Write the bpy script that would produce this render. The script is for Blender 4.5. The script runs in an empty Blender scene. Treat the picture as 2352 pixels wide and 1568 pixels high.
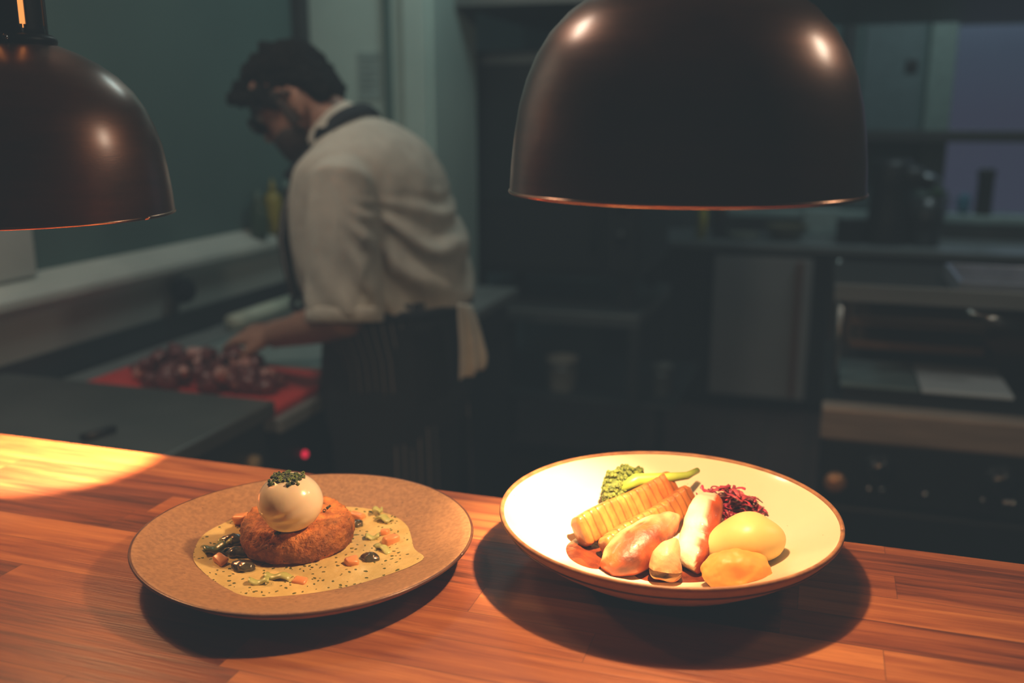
import bpy, bmesh, math, random
from mathutils import Vector, Matrix, noise
random.seed(7)
sc = bpy.context.scene
COL = sc.collection
PI = math.pi

# ------------------------------------------------------------------ camera
FPX, PITCH, YAW, EYE = 2200.0, math.radians(13.3), math.radians(18.0), 1.55
cam_d = bpy.data.cameras.new('camera'); cam = bpy.data.objects.new('camera', cam_d); COL.objects.link(cam)
cam.location = (0, 0, EYE); cam.rotation_euler = (PI/2 - PITCH, 0, YAW)
cam_d.sensor_width = 36.0; cam_d.lens = 36.0*FPX/2352.0
cam_d.clip_start = 0.02; cam_d.clip_end = 60
cam_d.dof.use_dof = True; cam_d.dof.focus_distance = 0.77; cam_d.dof.aperture_fstop = 3.4
sc.camera = cam

def ray(x, y):
    xv = (x-1176)/FPX; yv = (784-y)/FPX
    F = math.cos(PITCH)+yv*math.sin(PITCH); U = yv*math.cos(PITCH)-math.sin(PITCH)
    return Vector((xv*math.cos(YAW)-F*math.sin(YAW), F*math.cos(YAW)+xv*math.sin(YAW), U))
def atZ(x, y, Z): r = ray(x, y); return r*((Z-EYE)/r.z)+Vector((0, 0, EYE))
def atY(x, y, Y): r = ray(x, y); return r*(Y/r.y)+Vector((0, 0, EYE))
def atX(x, y, X): r = ray(x, y); return r*(X/r.x)+Vector((0, 0, EYE))

# ------------------------------------------------------------------ materials
def srgb(c):
    return tuple(((v/255)/12.92 if v/255 <= .04045 else ((v/255+.055)/1.055)**2.4) for v in c)+(1,)
MATS = {}
def M(name, c, rough=.6, metal=0, c2=None, scale=20, stretch=(1, 1, 1), bump=0, bscale=None, detail=4,
      emit=None, estr=0, spec=.5, contrast=(.35, .65), vcol=False, trans=0, aniso=0, coat=0, sss=0, speck=None, bdist=.002):
    m = bpy.data.materials.new(name); m.use_nodes = True; MATS[name] = m
    nt = m.node_tree; b = nt.nodes['Principled BSDF']; L = nt.links
    def N(t, **k):
        n = nt.nodes.new(t)
        for a, v in k.items(): setattr(n, a, v)
        return n
    b.inputs['Roughness'].default_value = rough; b.inputs['Metallic'].default_value = metal
    b.inputs['Specular IOR Level'].default_value = spec
    b.inputs['Transmission Weight'].default_value = trans
    b.inputs['Anisotropic'].default_value = aniso
    b.inputs['Coat Weight'].default_value = coat
    if sss:
        b.inputs['Subsurface Weight'].default_value = sss; b.inputs['Subsurface Radius'].default_value = (1, .6, .3)
        b.inputs['Subsurface Scale'].default_value = .006
    c = c if len(c) == 4 else tuple(c)+(1,)
    tc = N('ShaderNodeTexCoord'); mp = N('ShaderNodeMapping'); mp.inputs['Scale'].default_value = stretch
    L.new(tc.outputs['Object'], mp.inputs['Vector'])
    out = None
    if c2 is None: c2 = tuple(v*.85 for v in c[:3])+(1,)
    c2 = c2 if len(c2) == 4 else tuple(c2)+(1,)
    n = N('ShaderNodeTexNoise'); n.inputs['Scale'].default_value = scale; n.inputs['Detail'].default_value = detail
    L.new(mp.outputs['Vector'], n.inputs['Vector'])
    r = N('ShaderNodeValToRGB'); r.color_ramp.elements[0].position = contrast[0]; r.color_ramp.elements[1].position = contrast[1]
    r.color_ramp.elements[0].color = c; r.color_ramp.elements[1].color = c2
    L.new(n.outputs['Fac'], r.inputs['Fac']); out = r.outputs['Color']
    if speck:
        sc_, th, scol = speck
        v = N('ShaderNodeTexVoronoi'); v.inputs['Scale'].default_value = sc_; 
        dn = N('ShaderNodeTexNoise'); dn.inputs['Scale'].default_value = sc_*.35; L.new(tc.outputs['Object'], dn.inputs['Vector'])
        dm = N('ShaderNodeVectorMath', operation='MULTIPLY_ADD'); dm.inputs[1].default_value = (2.2/sc_,)*3
        L.new(dn.outputs['Color'], dm.inputs[0]); L.new(tc.outputs['Object'], dm.inputs[2]); L.new(dm.outputs[0], v.inputs['Vector'])
        wn = N('ShaderNodeMath', operation='LESS_THAN'); wn.inputs[1].default_value = th
        L.new(v.outputs['Distance'], wn.inputs[0])
        sp = N('ShaderNodeSeparateColor'); L.new(v.outputs['Color'], sp.inputs['Color'])
        w2 = N('ShaderNodeMath', operation='LESS_THAN'); w2.inputs[1].default_value = .45; L.new(sp.outputs[0], w2.inputs[0])
        mu = N('ShaderNodeMath', operation='MULTIPLY'); L.new(wn.outputs[0], mu.inputs[0]); L.new(w2.outputs[0], mu.inputs[1])
        mx = N('ShaderNodeMix', data_type='RGBA'); L.new(mu.outputs[0], mx.inputs[0]); L.new(out, mx.inputs[6])
        mx.inputs[7].default_value = tuple(scol)+(1,); out = mx.outputs[2]
    if vcol:
        a = N('ShaderNodeVertexColor'); a.layer_name = 'Col'
        mx = N('ShaderNodeMix', data_type='RGBA', blend_type='MULTIPLY'); mx.inputs[0].default_value = 1
        L.new(out, mx.inputs[6]); L.new(a.outputs['Color'], mx.inputs[7]); out = mx.outputs[2]
    L.new(out, b.inputs['Base Color'])
    if bump:
        bn = N('ShaderNodeTexNoise'); bn.inputs['Scale'].default_value = bscale or scale; bn.inputs['Detail'].default_value = 5
        L.new(mp.outputs['Vector'], bn.inputs['Vector'])
        bp = N('ShaderNodeBump'); bp.inputs['Strength'].default_value = bump; bp.inputs['Distance'].default_value = bdist
        L.new(bn.outputs['Fac'], bp.inputs['Height']); L.new(bp.outputs['Normal'], b.inputs['Normal'])
    if emit:
        b.inputs['Emission Color'].default_value = tuple(emit)+(1,); b.inputs['Emission Strength'].default_value = estr
    return m

def butcher_block(name):
    m = bpy.data.materials.new(name); m.use_nodes = True; nt = m.node_tree; L = nt.links; b = nt.nodes['Principled BSDF']
    def N(t, **k):
        n = nt.nodes.new(t)
        for a, v in k.items(): setattr(n, a, v)
        return n
    def math_(op, a, bb=None):
        n = N('ShaderNodeMath', operation=op)
        if hasattr(a, 'links'): L.new(a, n.inputs[0])
        else: n.inputs[0].default_value = a
        if bb is not None:
            if hasattr(bb, 'links'): L.new(bb, n.inputs[1])
            else: n.inputs[1].default_value = bb
        return n.outputs[0]
    tc = N('ShaderNodeTexCoord'); s = N('ShaderNodeSeparateXYZ'); L.new(tc.outputs['Object'], s.inputs[0])
    X, Y = s.outputs[0], s.outputs[1]
    row = math_('FLOOR', math_('DIVIDE', Y, .041))
    w = N('ShaderNodeTexWhiteNoise', noise_dimensions='1D'); L.new(row, w.inputs['W'])
    xs = math_('ADD', math_('DIVIDE', X, .30), math_('MULTIPLY', w.outputs['Value'], 7.3))
    colu = math_('FLOOR', xs)
    cb = N('ShaderNodeCombineXYZ'); L.new(row, cb.inputs[0]); L.new(colu, cb.inputs[1])
    wid = N('ShaderNodeTexWhiteNoise', noise_dimensions='3D'); L.new(cb.outputs[0], wid.inputs['Vector'])
    idv = wid.outputs['Value']
    # grain
    cg = N('ShaderNodeCombineXYZ'); L.new(math_('MULTIPLY', X, 5), cg.inputs[0]); L.new(math_('MULTIPLY', Y, 70), cg.inputs[1]); L.new(math_('MULTIPLY', idv, 40), cg.inputs[2])
    g = N('ShaderNodeTexNoise'); g.inputs['Scale'].default_value = 1.3; g.inputs['Detail'].default_value = 7; g.inputs['Distortion'].default_value = .6; L.new(cg.outputs[0], g.inputs['Vector'])
    cg2 = N('ShaderNodeCombineXYZ'); L.new(math_('MULTIPLY', X, 22), cg2.inputs[0]); L.new(math_('MULTIPLY', Y, 420), cg2.inputs[1]); L.new(math_('MULTIPLY', idv, 40), cg2.inputs[2])
    g2 = N('ShaderNodeTexNoise'); g2.inputs['Scale'].default_value = 1.0; g2.inputs['Detail'].default_value = 3; L.new(cg2.outputs[0], g2.inputs['Vector'])
    fac = math_('ADD', math_('MULTIPLY', idv, .50), math_('ADD', math_('MULTIPLY', g.outputs['Fac'], .95), math_('MULTIPLY', g2.outputs['Fac'], .32)))
    fac = math_('SUBTRACT', fac, .36)
    r = N('ShaderNodeValToRGB'); e = r.color_ramp.elements
    e[0].position = .16; e[0].color = (.075, .022, .010, 1); e[1].position = .92; e[1].color = (.50, .195, .062, 1)
    k = e.new(.40); k.color = (.21, .058, .022, 1); k = e.new(.64); k.color = (.33, .108, .036, 1)
    L.new(fac, r.inputs['Fac'])
    # joints
    fy = math_('ABSOLUTE', math_('SUBTRACT', math_('FRACT', math_('DIVIDE', Y, .041)), .5))
    fx = math_('ABSOLUTE', math_('SUBTRACT', math_('FRACT', xs), .5))
    j = math_('MAXIMUM', math_('GREATER_THAN', fy, .488), math_('GREATER_THAN', fx, .4985))
    mx = N('ShaderNodeMix', data_type='RGBA'); L.new(math_('MULTIPLY', j, .45), mx.inputs[0]); L.new(r.outputs['Color'], mx.inputs[6]); mx.inputs[7].default_value = (.05, .018, .01, 1)
    L.new(mx.outputs[2], b.inputs['Base Color'])
    b.inputs['Roughness'].default_value = .42
    rr = N('ShaderNodeMapRange'); rr.inputs[3].default_value = .36; rr.inputs[4].default_value = .62; L.new(g.outputs['Fac'], rr.inputs[0]); L.new(rr.outputs[0], b.inputs['Roughness'])
    bp = N('ShaderNodeBump'); bp.inputs['Strength'].default_value = .45; bp.inputs['Distance'].default_value = .001
    L.new(math_('SUBTRACT', math_('ADD', g2.outputs['Fac'], g.outputs['Fac']), math_('MULTIPLY', j, .8)), bp.inputs['Height']); L.new(bp.outputs['Normal'], b.inputs['Normal'])
    return m

def tiles(name, c, grout, size):
    m = bpy.data.materials.new(name); m.use_nodes = True; nt = m.node_tree; L = nt.links; b = nt.nodes['Principled BSDF']
    tc = nt.nodes.new('ShaderNodeTexCoord'); br = nt.nodes.new('ShaderNodeTexBrick'); br.offset = 0
    br.inputs['Scale'].default_value = 1; br.inputs['Brick Width'].default_value = size; br.inputs['Row Height'].default_value = size
    br.inputs['Mortar Size'].default_value = .006; br.inputs['Color1'].default_value = c; br.inputs['Color2'].default_value = tuple(v*.8 for v in c[:3])+(1,)
    br.inputs['Mortar'].default_value = grout
    L.new(tc.outputs['Object'], br.inputs['Vector']); L.new(br.outputs['Color'], b.inputs['Base Color']); b.inputs['Roughness'].default_value = .45
    return m

def stripes(name):
    m = bpy.data.materials.new(name); m.use_nodes = True; nt = m.node_tree; L = nt.links; b = nt.nodes['Principled BSDF']
    a = nt.nodes.new('ShaderNodeUVMap'); s = nt.nodes.new('ShaderNodeSeparateXYZ'); L.new(a.outputs[0], s.inputs[0])
    mu = nt.nodes.new('ShaderNodeMath'); mu.operation = 'FRACT'; L.new(s.outputs[0], mu.inputs[0])
    lt = nt.nodes.new('ShaderNodeMath'); lt.operation = 'LESS_THAN'; lt.inputs[1].default_value = .2; L.new(mu.outputs[0], lt.inputs[0])
    mx = nt.nodes.new('ShaderNodeMix'); mx.data_type = 'RGBA'; L.new(lt.outputs[0], mx.inputs[0])
    mx.inputs[6].default_value = (.008, .010, .014, 1); mx.inputs[7].default_value = (.19, .175, .17, 1)
    L.new(mx.outputs[2], b.inputs['Base Color']); b.inputs['Roughness'].default_value = .9
    return m

wood = butcher_block('butcher_block_wood')
steel = M('brushed_steel', (.36, .38, .39), .38, 1, c2=(.28, .30, .31), scale=6, stretch=(1, 1, 40))
steel_dark = M('dark_steel', (.09, .10, .105), .42, .8, c2=(.06, .07, .075), scale=5)
steel_mid = M('satin_steel', (.16, .18, .18), .40, .6, c2=(.12, .14, .14), scale=5)
steel_flat = M('worktop_steel', (.30, .33, .33), .42, .35, c2=(.24, .27, .27), scale=7)
black_metal = M('black_metal', (.012, .013, .014), .5, .3)
black_plastic = M('black_plastic', (.012, .012, .013), .45)
oven_glass = M('oven_glass', (.02, .024, .026), .25, 0, spec=.4)
chrome = M('chrome', (.7, .7, .7), .15, 1)
wall_teal = M('teal_wall_paint', (.092, .158, .15), .75, c2=(.078, .135, .13), scale=2.2, bump=.05, bscale=60)
wall_white = M('pale_wall_paint', (.52, .66, .62), .7, c2=(.44, .58, .55), scale=3)
white_paint = M('white_gloss_paint', (.60, .62, .58), .45, c2=(.50, .53, .50), scale=4)
grey_panel = M('grey_wall_panel', (.52, .53, .49), .5, c2=(.45, .46, .43), scale=3)
dark_trim = M('dark_trim_paint', (.035, .04, .042), .6)
brown_rail = M('brown_rail', (.05, .045, .04), .55)
ceil_m = M('ceiling_paint', (.45, .47, .45), .9)
floor_m = tiles('quarry_tile_floor', (.10, .055, .045, 1), (.04, .035, .03, 1), .2)
glass_m = M('window_glass', (.9, .92, 1), .05, 0, trans=1, c2=(.9, .92, 1))

# ------------------------------------------------------------------ mesh helpers
def wloc(o):
    v = Vector((0, 0, 0))
    while o is not None: v += o.location; o = o.parent
    return v
def tag(o, label=None, cat=None, group=None, kind=None):
    if label: o['label'] = label
    if cat: o['category'] = cat
    if group: o['group'] = group
    if kind: o['kind'] = kind
    return o
def empty(name, loc, label=None, cat=None, group=None):
    o = bpy.data.objects.new(name, None); COL.objects.link(o); o.location = loc; o.empty_display_size = .05
    return tag(o, label, cat, group)
def obj(name, geo, mat, parent=None, smooth=True, label=None, cat=None, group=None, kind=None, cols=None, uvs=None, origin=None):
    """geo = (verts in world space, faces).  Links one mesh object (child of parent when given)."""
    V, F = geo
    me = bpy.data.meshes.new(name)
    off = wloc(parent) if parent is not None else (Vector(origin) if origin is not None else Vector((0, 0, 0)))
    me.from_pydata([Vector(v)-off for v in V], [], F); me.materials.append(mat)
    if cols:
        at = me.color_attributes.new('Col', 'FLOAT_COLOR', 'POINT')
        for i, c in enumerate(cols): at.data[i].color = (c[0], c[1], c[2], 1)
    if uvs:
        ul = me.uv_layers.new(name='UVMap')
        for lp in me.loops: ul.data[lp.index].uv = uvs[lp.vertex_index]
    bm = bmesh.new(); bm.from_mesh(me); bmesh.ops.recalc_face_normals(bm, faces=bm.faces); bm.to_mesh(me); bm.free()
    if smooth:
        me.polygons.foreach_set('use_smooth', [True]*len(me.polygons))
    o = bpy.data.objects.new(name, me); COL.objects.link(o)
    if parent is not None: o.parent = parent
    else: o.location = off
    return tag(o, label, cat, group, kind)
def join(*geos):
    V, F = [], []
    for v, f in geos:
        n = len(V); V += [Vector(p) for p in v]; F += [tuple(i+n for i in q) for q in f]
    return V, F
def box(x0, x1, y0, y1, z0, z1, b=0.0, seg=2):
    bm = bmesh.new(); bmesh.ops.create_cube(bm, size=1)
    for v in bm.verts:
        v.co = Vector(((x0+x1)/2+v.co.x*(x1-x0), (y0+y1)/2+v.co.y*(y1-y0), (z0+z1)/2+v.co.z*(z1-z0)))
    if b: bmesh.ops.bevel(bm, geom=bm.edges[:], offset=b, segments=seg, profile=.5, affect='EDGES')
    g = ([v.co.copy() for v in bm.verts], [tuple(v.index for v in f.verts) for f in bm.faces]); 
    bm.verts.index_update(); g = ([v.co.copy() for v in bm.verts], [tuple(v.index for v in f.verts) for f in bm.faces]); bm.free()
    return g
def xf(g, mat):
    return [mat @ Vector(v) for v in g[0]], g[1]
def rings(R, close_a=True, close_b=True, wrap=True):
    n = len(R[0]); V = [Vector(p) for r in R for p in r]; F = []
    for i in range(len(R)-1):
        for j in range(n if wrap else n-1):
            F.append((i*n+j, i*n+(j+1) % n, (i+1)*n+(j+1) % n, (i+1)*n+j))
    if close_a:
        c = len(V); V.append(sum((Vector(p) for p in R[0]), Vector())/n)
        F += [(c, (j+1) % n, j) for j in range(n)]
    if close_b:
        c = len(V); V.append(sum((Vector(p) for p in R[-1]), Vector())/n); o = (len(R)-1)*n
        F += [(c, o+j, o+(j+1) % n) for j in range(n)]
    return V, F
def lathe(prof, c, seg=48, mod=None, ca=True, cb=True):
    """prof: list of (r, z) about a vertical axis through c; mod(angle) scales r."""
    R = []
    for r, z in prof:
        R.append([Vector((c[0]+r*(mod(a) if mod else 1)*math.cos(a), c[1]+r*(mod(a) if mod else 1)*math.sin(a), c[2]+z)) for a in (2*PI*j/seg for j in range(seg))])
    return rings(R, ca, cb)
def frame(d, up=Vector((0, 0, 1))):
    d = Vector(d).normalized()
    s = d.cross(up)
    if s.length < 1e-4: s = d.cross(Vector((0, 1, 0)))
    s.normalize(); u = s.cross(d).normalized()
    return d, s, u
def tube(path, rad, seg=12, up=Vector((0, 0, 1)), sup=2.0, caps=True):
    """path of points; rad: number or list of (half width, half height) / numbers."""
    P = [Vector(p) for p in path]; R = []
    for i, p in enumerate(P):
        d = (P[min(i+1, len(P)-1)]-P[max(i-1, 0)])
        d, s, u = frame(d, up)
        r = rad[i] if isinstance(rad, (list, tuple)) else rad
        a, b = (r if isinstance(r, (list, tuple)) else (r, r))
        ring = []
        for j in range(seg):
            t = 2*PI*j/seg; ct, st = math.cos(t), math.sin(t); e = 2/sup
            ring.append(p+s*(a*math.copysign(abs(ct)**e, ct))+u*(b*math.copysign(abs(st)**e, st)))
        R.append(ring)
    return rings(R, caps, caps)
def ellring(c, a, b, n=24, sup=2.0):
    e = 2/sup; out = []
    for j in range(n):
        t = 2*PI*j/n; ct, st = math.cos(t), math.sin(t)
        out.append(Vector(c)+Vector(a)*math.copysign(abs(ct)**e, ct)+Vector(b)*math.copysign(abs(st)**e, st))
    return out
def blob(c, r, sub=3, nz=0, nf=60, flat=None, rot=None, seed=0, oct_=1):
    bm = bmesh.new(); bmesh.ops.create_icosphere(bm, subdivisions=sub, radius=1)
    c = Vector(c); V = []
    for v in bm.verts:
        p = Vector((v.co.x*r[0], v.co.y*r[1], v.co.z*r[2]))
        if rot is not None: p = rot @ p
        if nz:
            k = 0; amp = 1; fr = nf
            for _ in range(oct_):
                k += amp*noise.noise((c+p)*fr+Vector((seed*3.7, 0, 0))); amp *= .5; fr *= 2.1
            p = p*(1+nz*k)
        p = c+p
        if flat is not None and p.z < flat: p.z = flat
        V.append(p)
    bm.verts.index_update()
    F = [tuple(v.index for v in f.verts) for f in bm.faces]; bm.free()
    return V, F
def fuse(geo, voxel, smooth_it=6, fac=.5):
    """One continuous skin out of overlapping closed shells."""
    me = bpy.data.meshes.new('tmp'); me.from_pydata([Vector(v) for v in geo[0]], [], geo[1])
    bm = bmesh.new(); bm.from_mesh(me); bmesh.ops.recalc_face_normals(bm, faces=bm.faces); bm.to_mesh(me); bm.free()
    o = bpy.data.objects.new('tmp', me); COL.objects.link(o)
    m = o.modifiers.new('r', 'REMESH'); m.mode = 'VOXEL'; m.voxel_size = voxel
    if smooth_it:
        s = o.modifiers.new('s', 'SMOOTH'); s.iterations = smooth_it; s.factor = fac
    dg = bpy.context.evaluated_depsgraph_get(); ev = o.evaluated_get(dg); e = ev.to_mesh()
    g = ([v.co.copy() for v in e.vertices], [tuple(p.vertices) for p in e.polygons])
    ev.to_mesh_clear(); bpy.data.objects.remove(o); bpy.data.meshes.remove(me)
    return g
def copy_tree(o, parent=None):
    c = o.copy(); COL.objects.link(c); c.parent = parent
    for ch in list(o.children): copy_tree(ch, c)
    return c
def jitter(g, amp, fr, seed=0):
    return [v+Vector((noise.noise(v*fr+Vector((seed, 0, 0))), noise.noise(v*fr+Vector((0, seed+9, 0))), noise.noise(v*fr+Vector((0, 0, seed+17)))))*amp for v in map(Vector, g[0])], g[1]

# ================================================================== ROOM
LW, BW, PIER = -1.79, 5.75, 3.10
obj('floor', box(-2.0, 3.4, -1.5, 6.0, -.05, 0), floor_m, smooth=False, kind='structure')
obj('ceiling', box(-2.0, 3.4, -1.5, 6.0, 2.75, 2.8), ceil_m, smooth=False, kind='structure')
obj('wall_left', box(LW-.1, LW, -1.5, 5.85, 0, 2.75), wall_teal, smooth=False, kind='structure')
obj('wall_front_light_block', box(LW-.1, 3.1, -1.6, -1.5, 0, 2.75), wall_teal, smooth=False, kind='structure')  # unseen wall added to keep sky light from entering at the front
obj('wall_right', box(3.0, 3.1, -1.5, 5.85, 0, 2.75), wall_teal, smooth=False, kind='structure')
WX0, WX1, WZ0, WZ1 = .60, 1.75, 1.03, 2.45
obj('wall_back', join(box(LW, WX0, BW, BW+.12, 0, 2.75), box(WX1, 3.0, BW, BW+.12, 0, 2.75), box(WX0, WX1, BW, BW+.12, 0, WZ0), box(WX0, WX1, BW, BW+.12, WZ1, 2.75)), wall_teal, smooth=False, kind='structure')
# pale boxed-in pier behind the chef
obj('wall_pier', box(LW, -1.285, PIER, PIER+.42, 0, 2.75), wall_white, smooth=False, kind='structure')
obj('trim_1', join(box(-1.46, -1.435, PIER-.02, PIER, 0, 2.75, .004)), wall_teal, smooth=False, kind='structure')
obj('trim_2', box(-1.385, -1.30, PIER-.03, PIER, 0, 2.75, .006), wall_white, smooth=False, kind='structure')
obj('trim_3', box(LW, LW+.045, PIER-.05, PIER, 1.16, 2.75, .004), dark_trim, smooth=False, kind='structure')
# left wall: capped ledge, pale panel below it, dark upstand
def extrude_y(prof, y0, y1):
    return rings([[Vector((LW+a, y0, z)) for a, z in prof], [Vector((LW+a, y1, z)) for a, z in prof]])
obj('trim_4', extrude_y([(0, 1.085), (.02, 1.085), (.028, 1.10), (.06, 1.112), (.072, 1.125), (.072, 1.142), (.06, 1.158), (.0, 1.185)], -.3, 2.98), white_paint, smooth=False, kind='structure')
obj('trim_5', box(LW, LW+.02, -.3, 2.98, .99, 1.085), grey_panel, smooth=False, kind='structure')
obj('trim_6', box(LW, LW+.03, -.3, PIER-.06, .92, .99), steel_dark, smooth=False, kind='structure')
obj('trim_7', box(LW, LW+.03, .6, 1.785, 1.18, 2.75, .003), white_paint, smooth=False, kind='structure')
# back window
wt = M('window_frame_paint', (.22, .30, .27), .6)
w1 = obj('window_1', join(box(WX0-.13, WX0, BW-.05, BW+.04, WZ0, WZ1+.1, .006), box(WX1, WX1+.13, BW-.05, BW+.04, WZ0, WZ1+.1, .006), box(WX0, WX1, BW-.05, BW+.04, WZ1, WZ1+.1, .006)), wt, smooth=False, kind='structure')
obj('glazing_bar', box(WX0, WX1, BW-.02, BW+.03, 2.01, 2.075, .004), dark_trim, w1, smooth=False)
obj('pane', box(WX0, WX1, BW+.04, BW+.046, WZ0, WZ1), glass_m, w1, smooth=False)
obj('window_sill', box(-.55, WX1+.2, BW-.14, BW, .985, 1.03, .008), M('sill_paint', (.36, .48, .46), .5), w1, smooth=False)
obj('trim_8', box(.04, .10, BW-.03, BW, 1.05, 2.75), dark_trim, smooth=False, kind='structure')
obj('trim_9', box(.14, .44, BW-.015, BW, 1.05, 2.75, .004), M('teal_board', (.12, .175, .18), .6), smooth=False, kind='structure')

# ================================================================== PASS COUNTER
CT = 1.18
pc = empty('pass_counter', (-.3, .5, 0), 'wooden butcher block serving counter with two plated dishes under heat lamps', 'counter')
g = box(-1.785, 1.6, .16, .846, CT-.042, CT, .003)
obj('top', g, wood, pc, smooth=False)
obj('body', box(-1.76, 1.4, .24, .78, 0, CT-.042), M('counter_body_paint', (.03, .035, .036), .7), pc, smooth=False)

# ================================================================== HEAT LAMPS
copper = M('aged_copper', (.33, .125, .07), .36, .9, c2=(.25, .092, .05), scale=14, stretch=(1, 1, 6), bump=.04, bscale=160, aniso=.3, coat=1)
for k_, v_ in (('Coat Roughness', .25), ('Coat IOR', 1.75)): copper.node_tree.nodes['Principled BSDF'].inputs[k_].default_value = v_
copper_in = M('bright_copper', (.8, .38, .2), .35, 1)
lip_m = M('polished_copper_lip', (.9, .45, .28), .22, 1)
holder_m = M('black_lamp_holder', (.014, .014, .015), .42, .4)
bulb_m = M('heat_bulb', (1, .5, .2), .3, emit=(1, .42, .12), estr=30)
glow_m = M('slot_glow', (1, .5, .2), .4, emit=(1, .36, .09), estr=1.1)
R0 = .125
PROF = [(1, 0), (.99, .16), (.972, .32), (.945, .48), (.905, .62), (.85, .75), (.775, .87), (.675, .975), (.56, 1.06), (.43, 1.13), (.32, 1.175), (.255, 1.2)]
def make_lamp(loc, label):
    root = empty('heat_lamp', loc, label, 'heat lamp', 'copper heat lamps over the counter')
    c = Vector(loc); t = .0018
    outer = [(r*R0, z*R0) for r, z in PROF]; inner = [(max(r*R0-t, .01), z*R0-(t if i > 4 else 0)) for i, (r, z) in enumerate(PROF)]
    sh = obj('shade', lathe(outer+inner[::-1]+[outer[0]], c, 96, ca=False, cb=False), copper, root)
    lip = [Vector((c.x+(R0-.0004)*math.cos(a), c.y+(R0-.0004)*math.sin(a), c.z)) for a in (2*PI*j/96 for j in range(97))]
    obj('rim', tube(lip, .0014, 8), lip_m, root, label='bright copper lip')
    # vented holder: a cylinder wall with eight slots left open
    n = 96; r = .245*R0; zs = [1.17, 1.285, 1.31, 1.95, 1.975, 2.25]
    V, F = [], []
    for z in zs:
        for j in range(n):
            a = 2*PI*j/n; V.append(c+Vector((r*math.cos(a), r*math.sin(a), z*R0)))
    for i in range(len(zs)-1):
        for j in range(n):
            slot = (i == 2 and (j % 12) in (4, 5, 6)) or (i in (1, 3) and j % 12 == 5)
            if not slot: F.append((i*n+j, i*n+(j+1) % n, (i+1)*n+(j+1) % n, (i+1)*n+j))
    h = obj('lamp_holder', (V, F), holder_m, root)
    m = h.modifiers.new('t', 'SOLIDIFY'); m.thickness = .0025; m.offset = -1
    obj('collar', lathe([(.255*R0, 1.16*R0), (.29*R0, 1.175*R0), (.30*R0, 1.2*R0), (.30*R0, 1.225*R0), (.275*R0, 1.25*R0), (.25*R0, 1.25*R0)], c, 48), holder_m, root)
    for k in range(3):
        a = k*2*PI/3-.9
        obj('screw', blob(c+Vector((.30*R0*math.cos(a), .30*R0*math.sin(a), 1.215*R0)), (.003, .003, .003), 2), chrome, root)
    obj('slot_glow_core', lathe([(.0, 1.2*R0), (.018, 1.22*R0), (.0235, 1.3*R0), (.0235, 1.9*R0), (.018, 2.0*R0), (0.001, 2.02*R0)], c, 24), glow_m, root, label='glowing core standing in for the lit inside, seen through the slots')  # emissive core stands in for the bulb-lit inside of the holder
    obj('bulb', lathe([(.001, .34*R0), (.022, .36*R0), (.040, .42*R0), (.046, .54*R0), (.036, .74*R0), (.022, .95*R0), (.014, 1.15*R0)], c, 32), bulb_m, root)
    obj('cap', lathe([(.245*R0, 2.25*R0), (.2*R0, 2.34*R0), (.06*R0, 2.4*R0), (.05*R0, 2.6*R0)], c, 32), holder_m, root)
    obj('cord', tube([c+Vector((0, 0, 2.55*R0)), c+Vector((.0, 0, 2.75-c.z))], .004, 10), black_plastic, root)
    return root
LAMP_R = Vector((-.098, .70, 1.497)); LAMP_L = Vector((-.69, .70, 1.462))
lamp_r = make_lamp(LAMP_R, 'aged copper dome heat lamp hanging low above the cream bowl of roast meat')
lamp_l = make_lamp(LAMP_L, 'aged copper dome heat lamp with glowing slots, hanging above the empty end of the counter')
def spot(name, loc, aim, size, power, blend, radius, color, parent=None):
    d = bpy.data.lights.new(name, 'SPOT'); d.energy = power; d.spot_size = math.radians(size); d.spot_blend = blend; d.shadow_soft_size = radius; d.color = color
    o = bpy.data.objects.new(name, d); COL.objects.link(o); o.location = Vector(loc)-(wloc(parent) if parent else Vector())
    o.rotation_euler = (Vector(aim)-Vector(loc)).to_track_quat('-Z', 'Y').to_euler()
    if parent: o.parent = parent
    return o
WARM = (1, .60, .30)
LR = Vector((-.098, .685, 1.522)); LL = Vector((-.69, .70, 1.487))
spot('lamp_light', LR, (-.185, .75, 1.18), 44, 32, 1.0, .008, WARM, lamp_r)
spot('lamp_light', LR, LR-Vector((0, 0, 1)), 164, 7.6, .3, .008, WARM, lamp_r)
spot('lamp_light', LL, (-.79, .80, 1.18), 42, 95, .55, .008, WARM, lamp_l)
spot('lamp_light', LL, LL-Vector((0, 0, 1)), 155, 2.2, .8, .008, WARM, lamp_l)

# ================================================================== PLATE WITH FISHCAKE (left)
stone = M('speckled_stoneware', (.42, .235, .112), .55, c2=(.30, .165, .078), scale=260, detail=4, speck=(190, .09, (.10, .06, .035)), bump=.12, bscale=300)
stone_rim = M('brown_glaze_rim', (.16, .075, .04), .3, c2=(.09, .04, .025), scale=60)
PC = Vector((-.394, .655, CT))
def pmod(a): return 1+.016*math.cos(2*(a-.35))+.010*math.cos(3*(a+.9))+.006*math.cos(4*(a-.2))
def plate_in(r): return .0075 + (.0225*max(0, (r-.062)/.0725)**1.35 if r > .062 else 0)
plate = empty('stoneware_plate', PC, 'speckled brown stoneware plate holding a fishcake topped with a poached egg', 'plate')
inn = [(0.002, .0075)]+[(r, plate_in(r)) for r in (.03, .055, .062, .07, .08, .09, .10, .11, .12, .128, .1345)]
out = [(.1372, .0292), (.1360, .0262), (.128, .0205), (.109, .0125), (.09, .006), (.07, .003), (.066, .0), (.058, .0), (.056, .003), (.002, .003)]
obj('dish', lathe(inn+out, PC, 128, pmod), stone, plate)
rimp = [PC+Vector((.1369*pmod(a)*math.cos(a), .1369*pmod(a)*math.sin(a), .0286)) for a in (2*PI*j/128 for j in range(129))]
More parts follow.
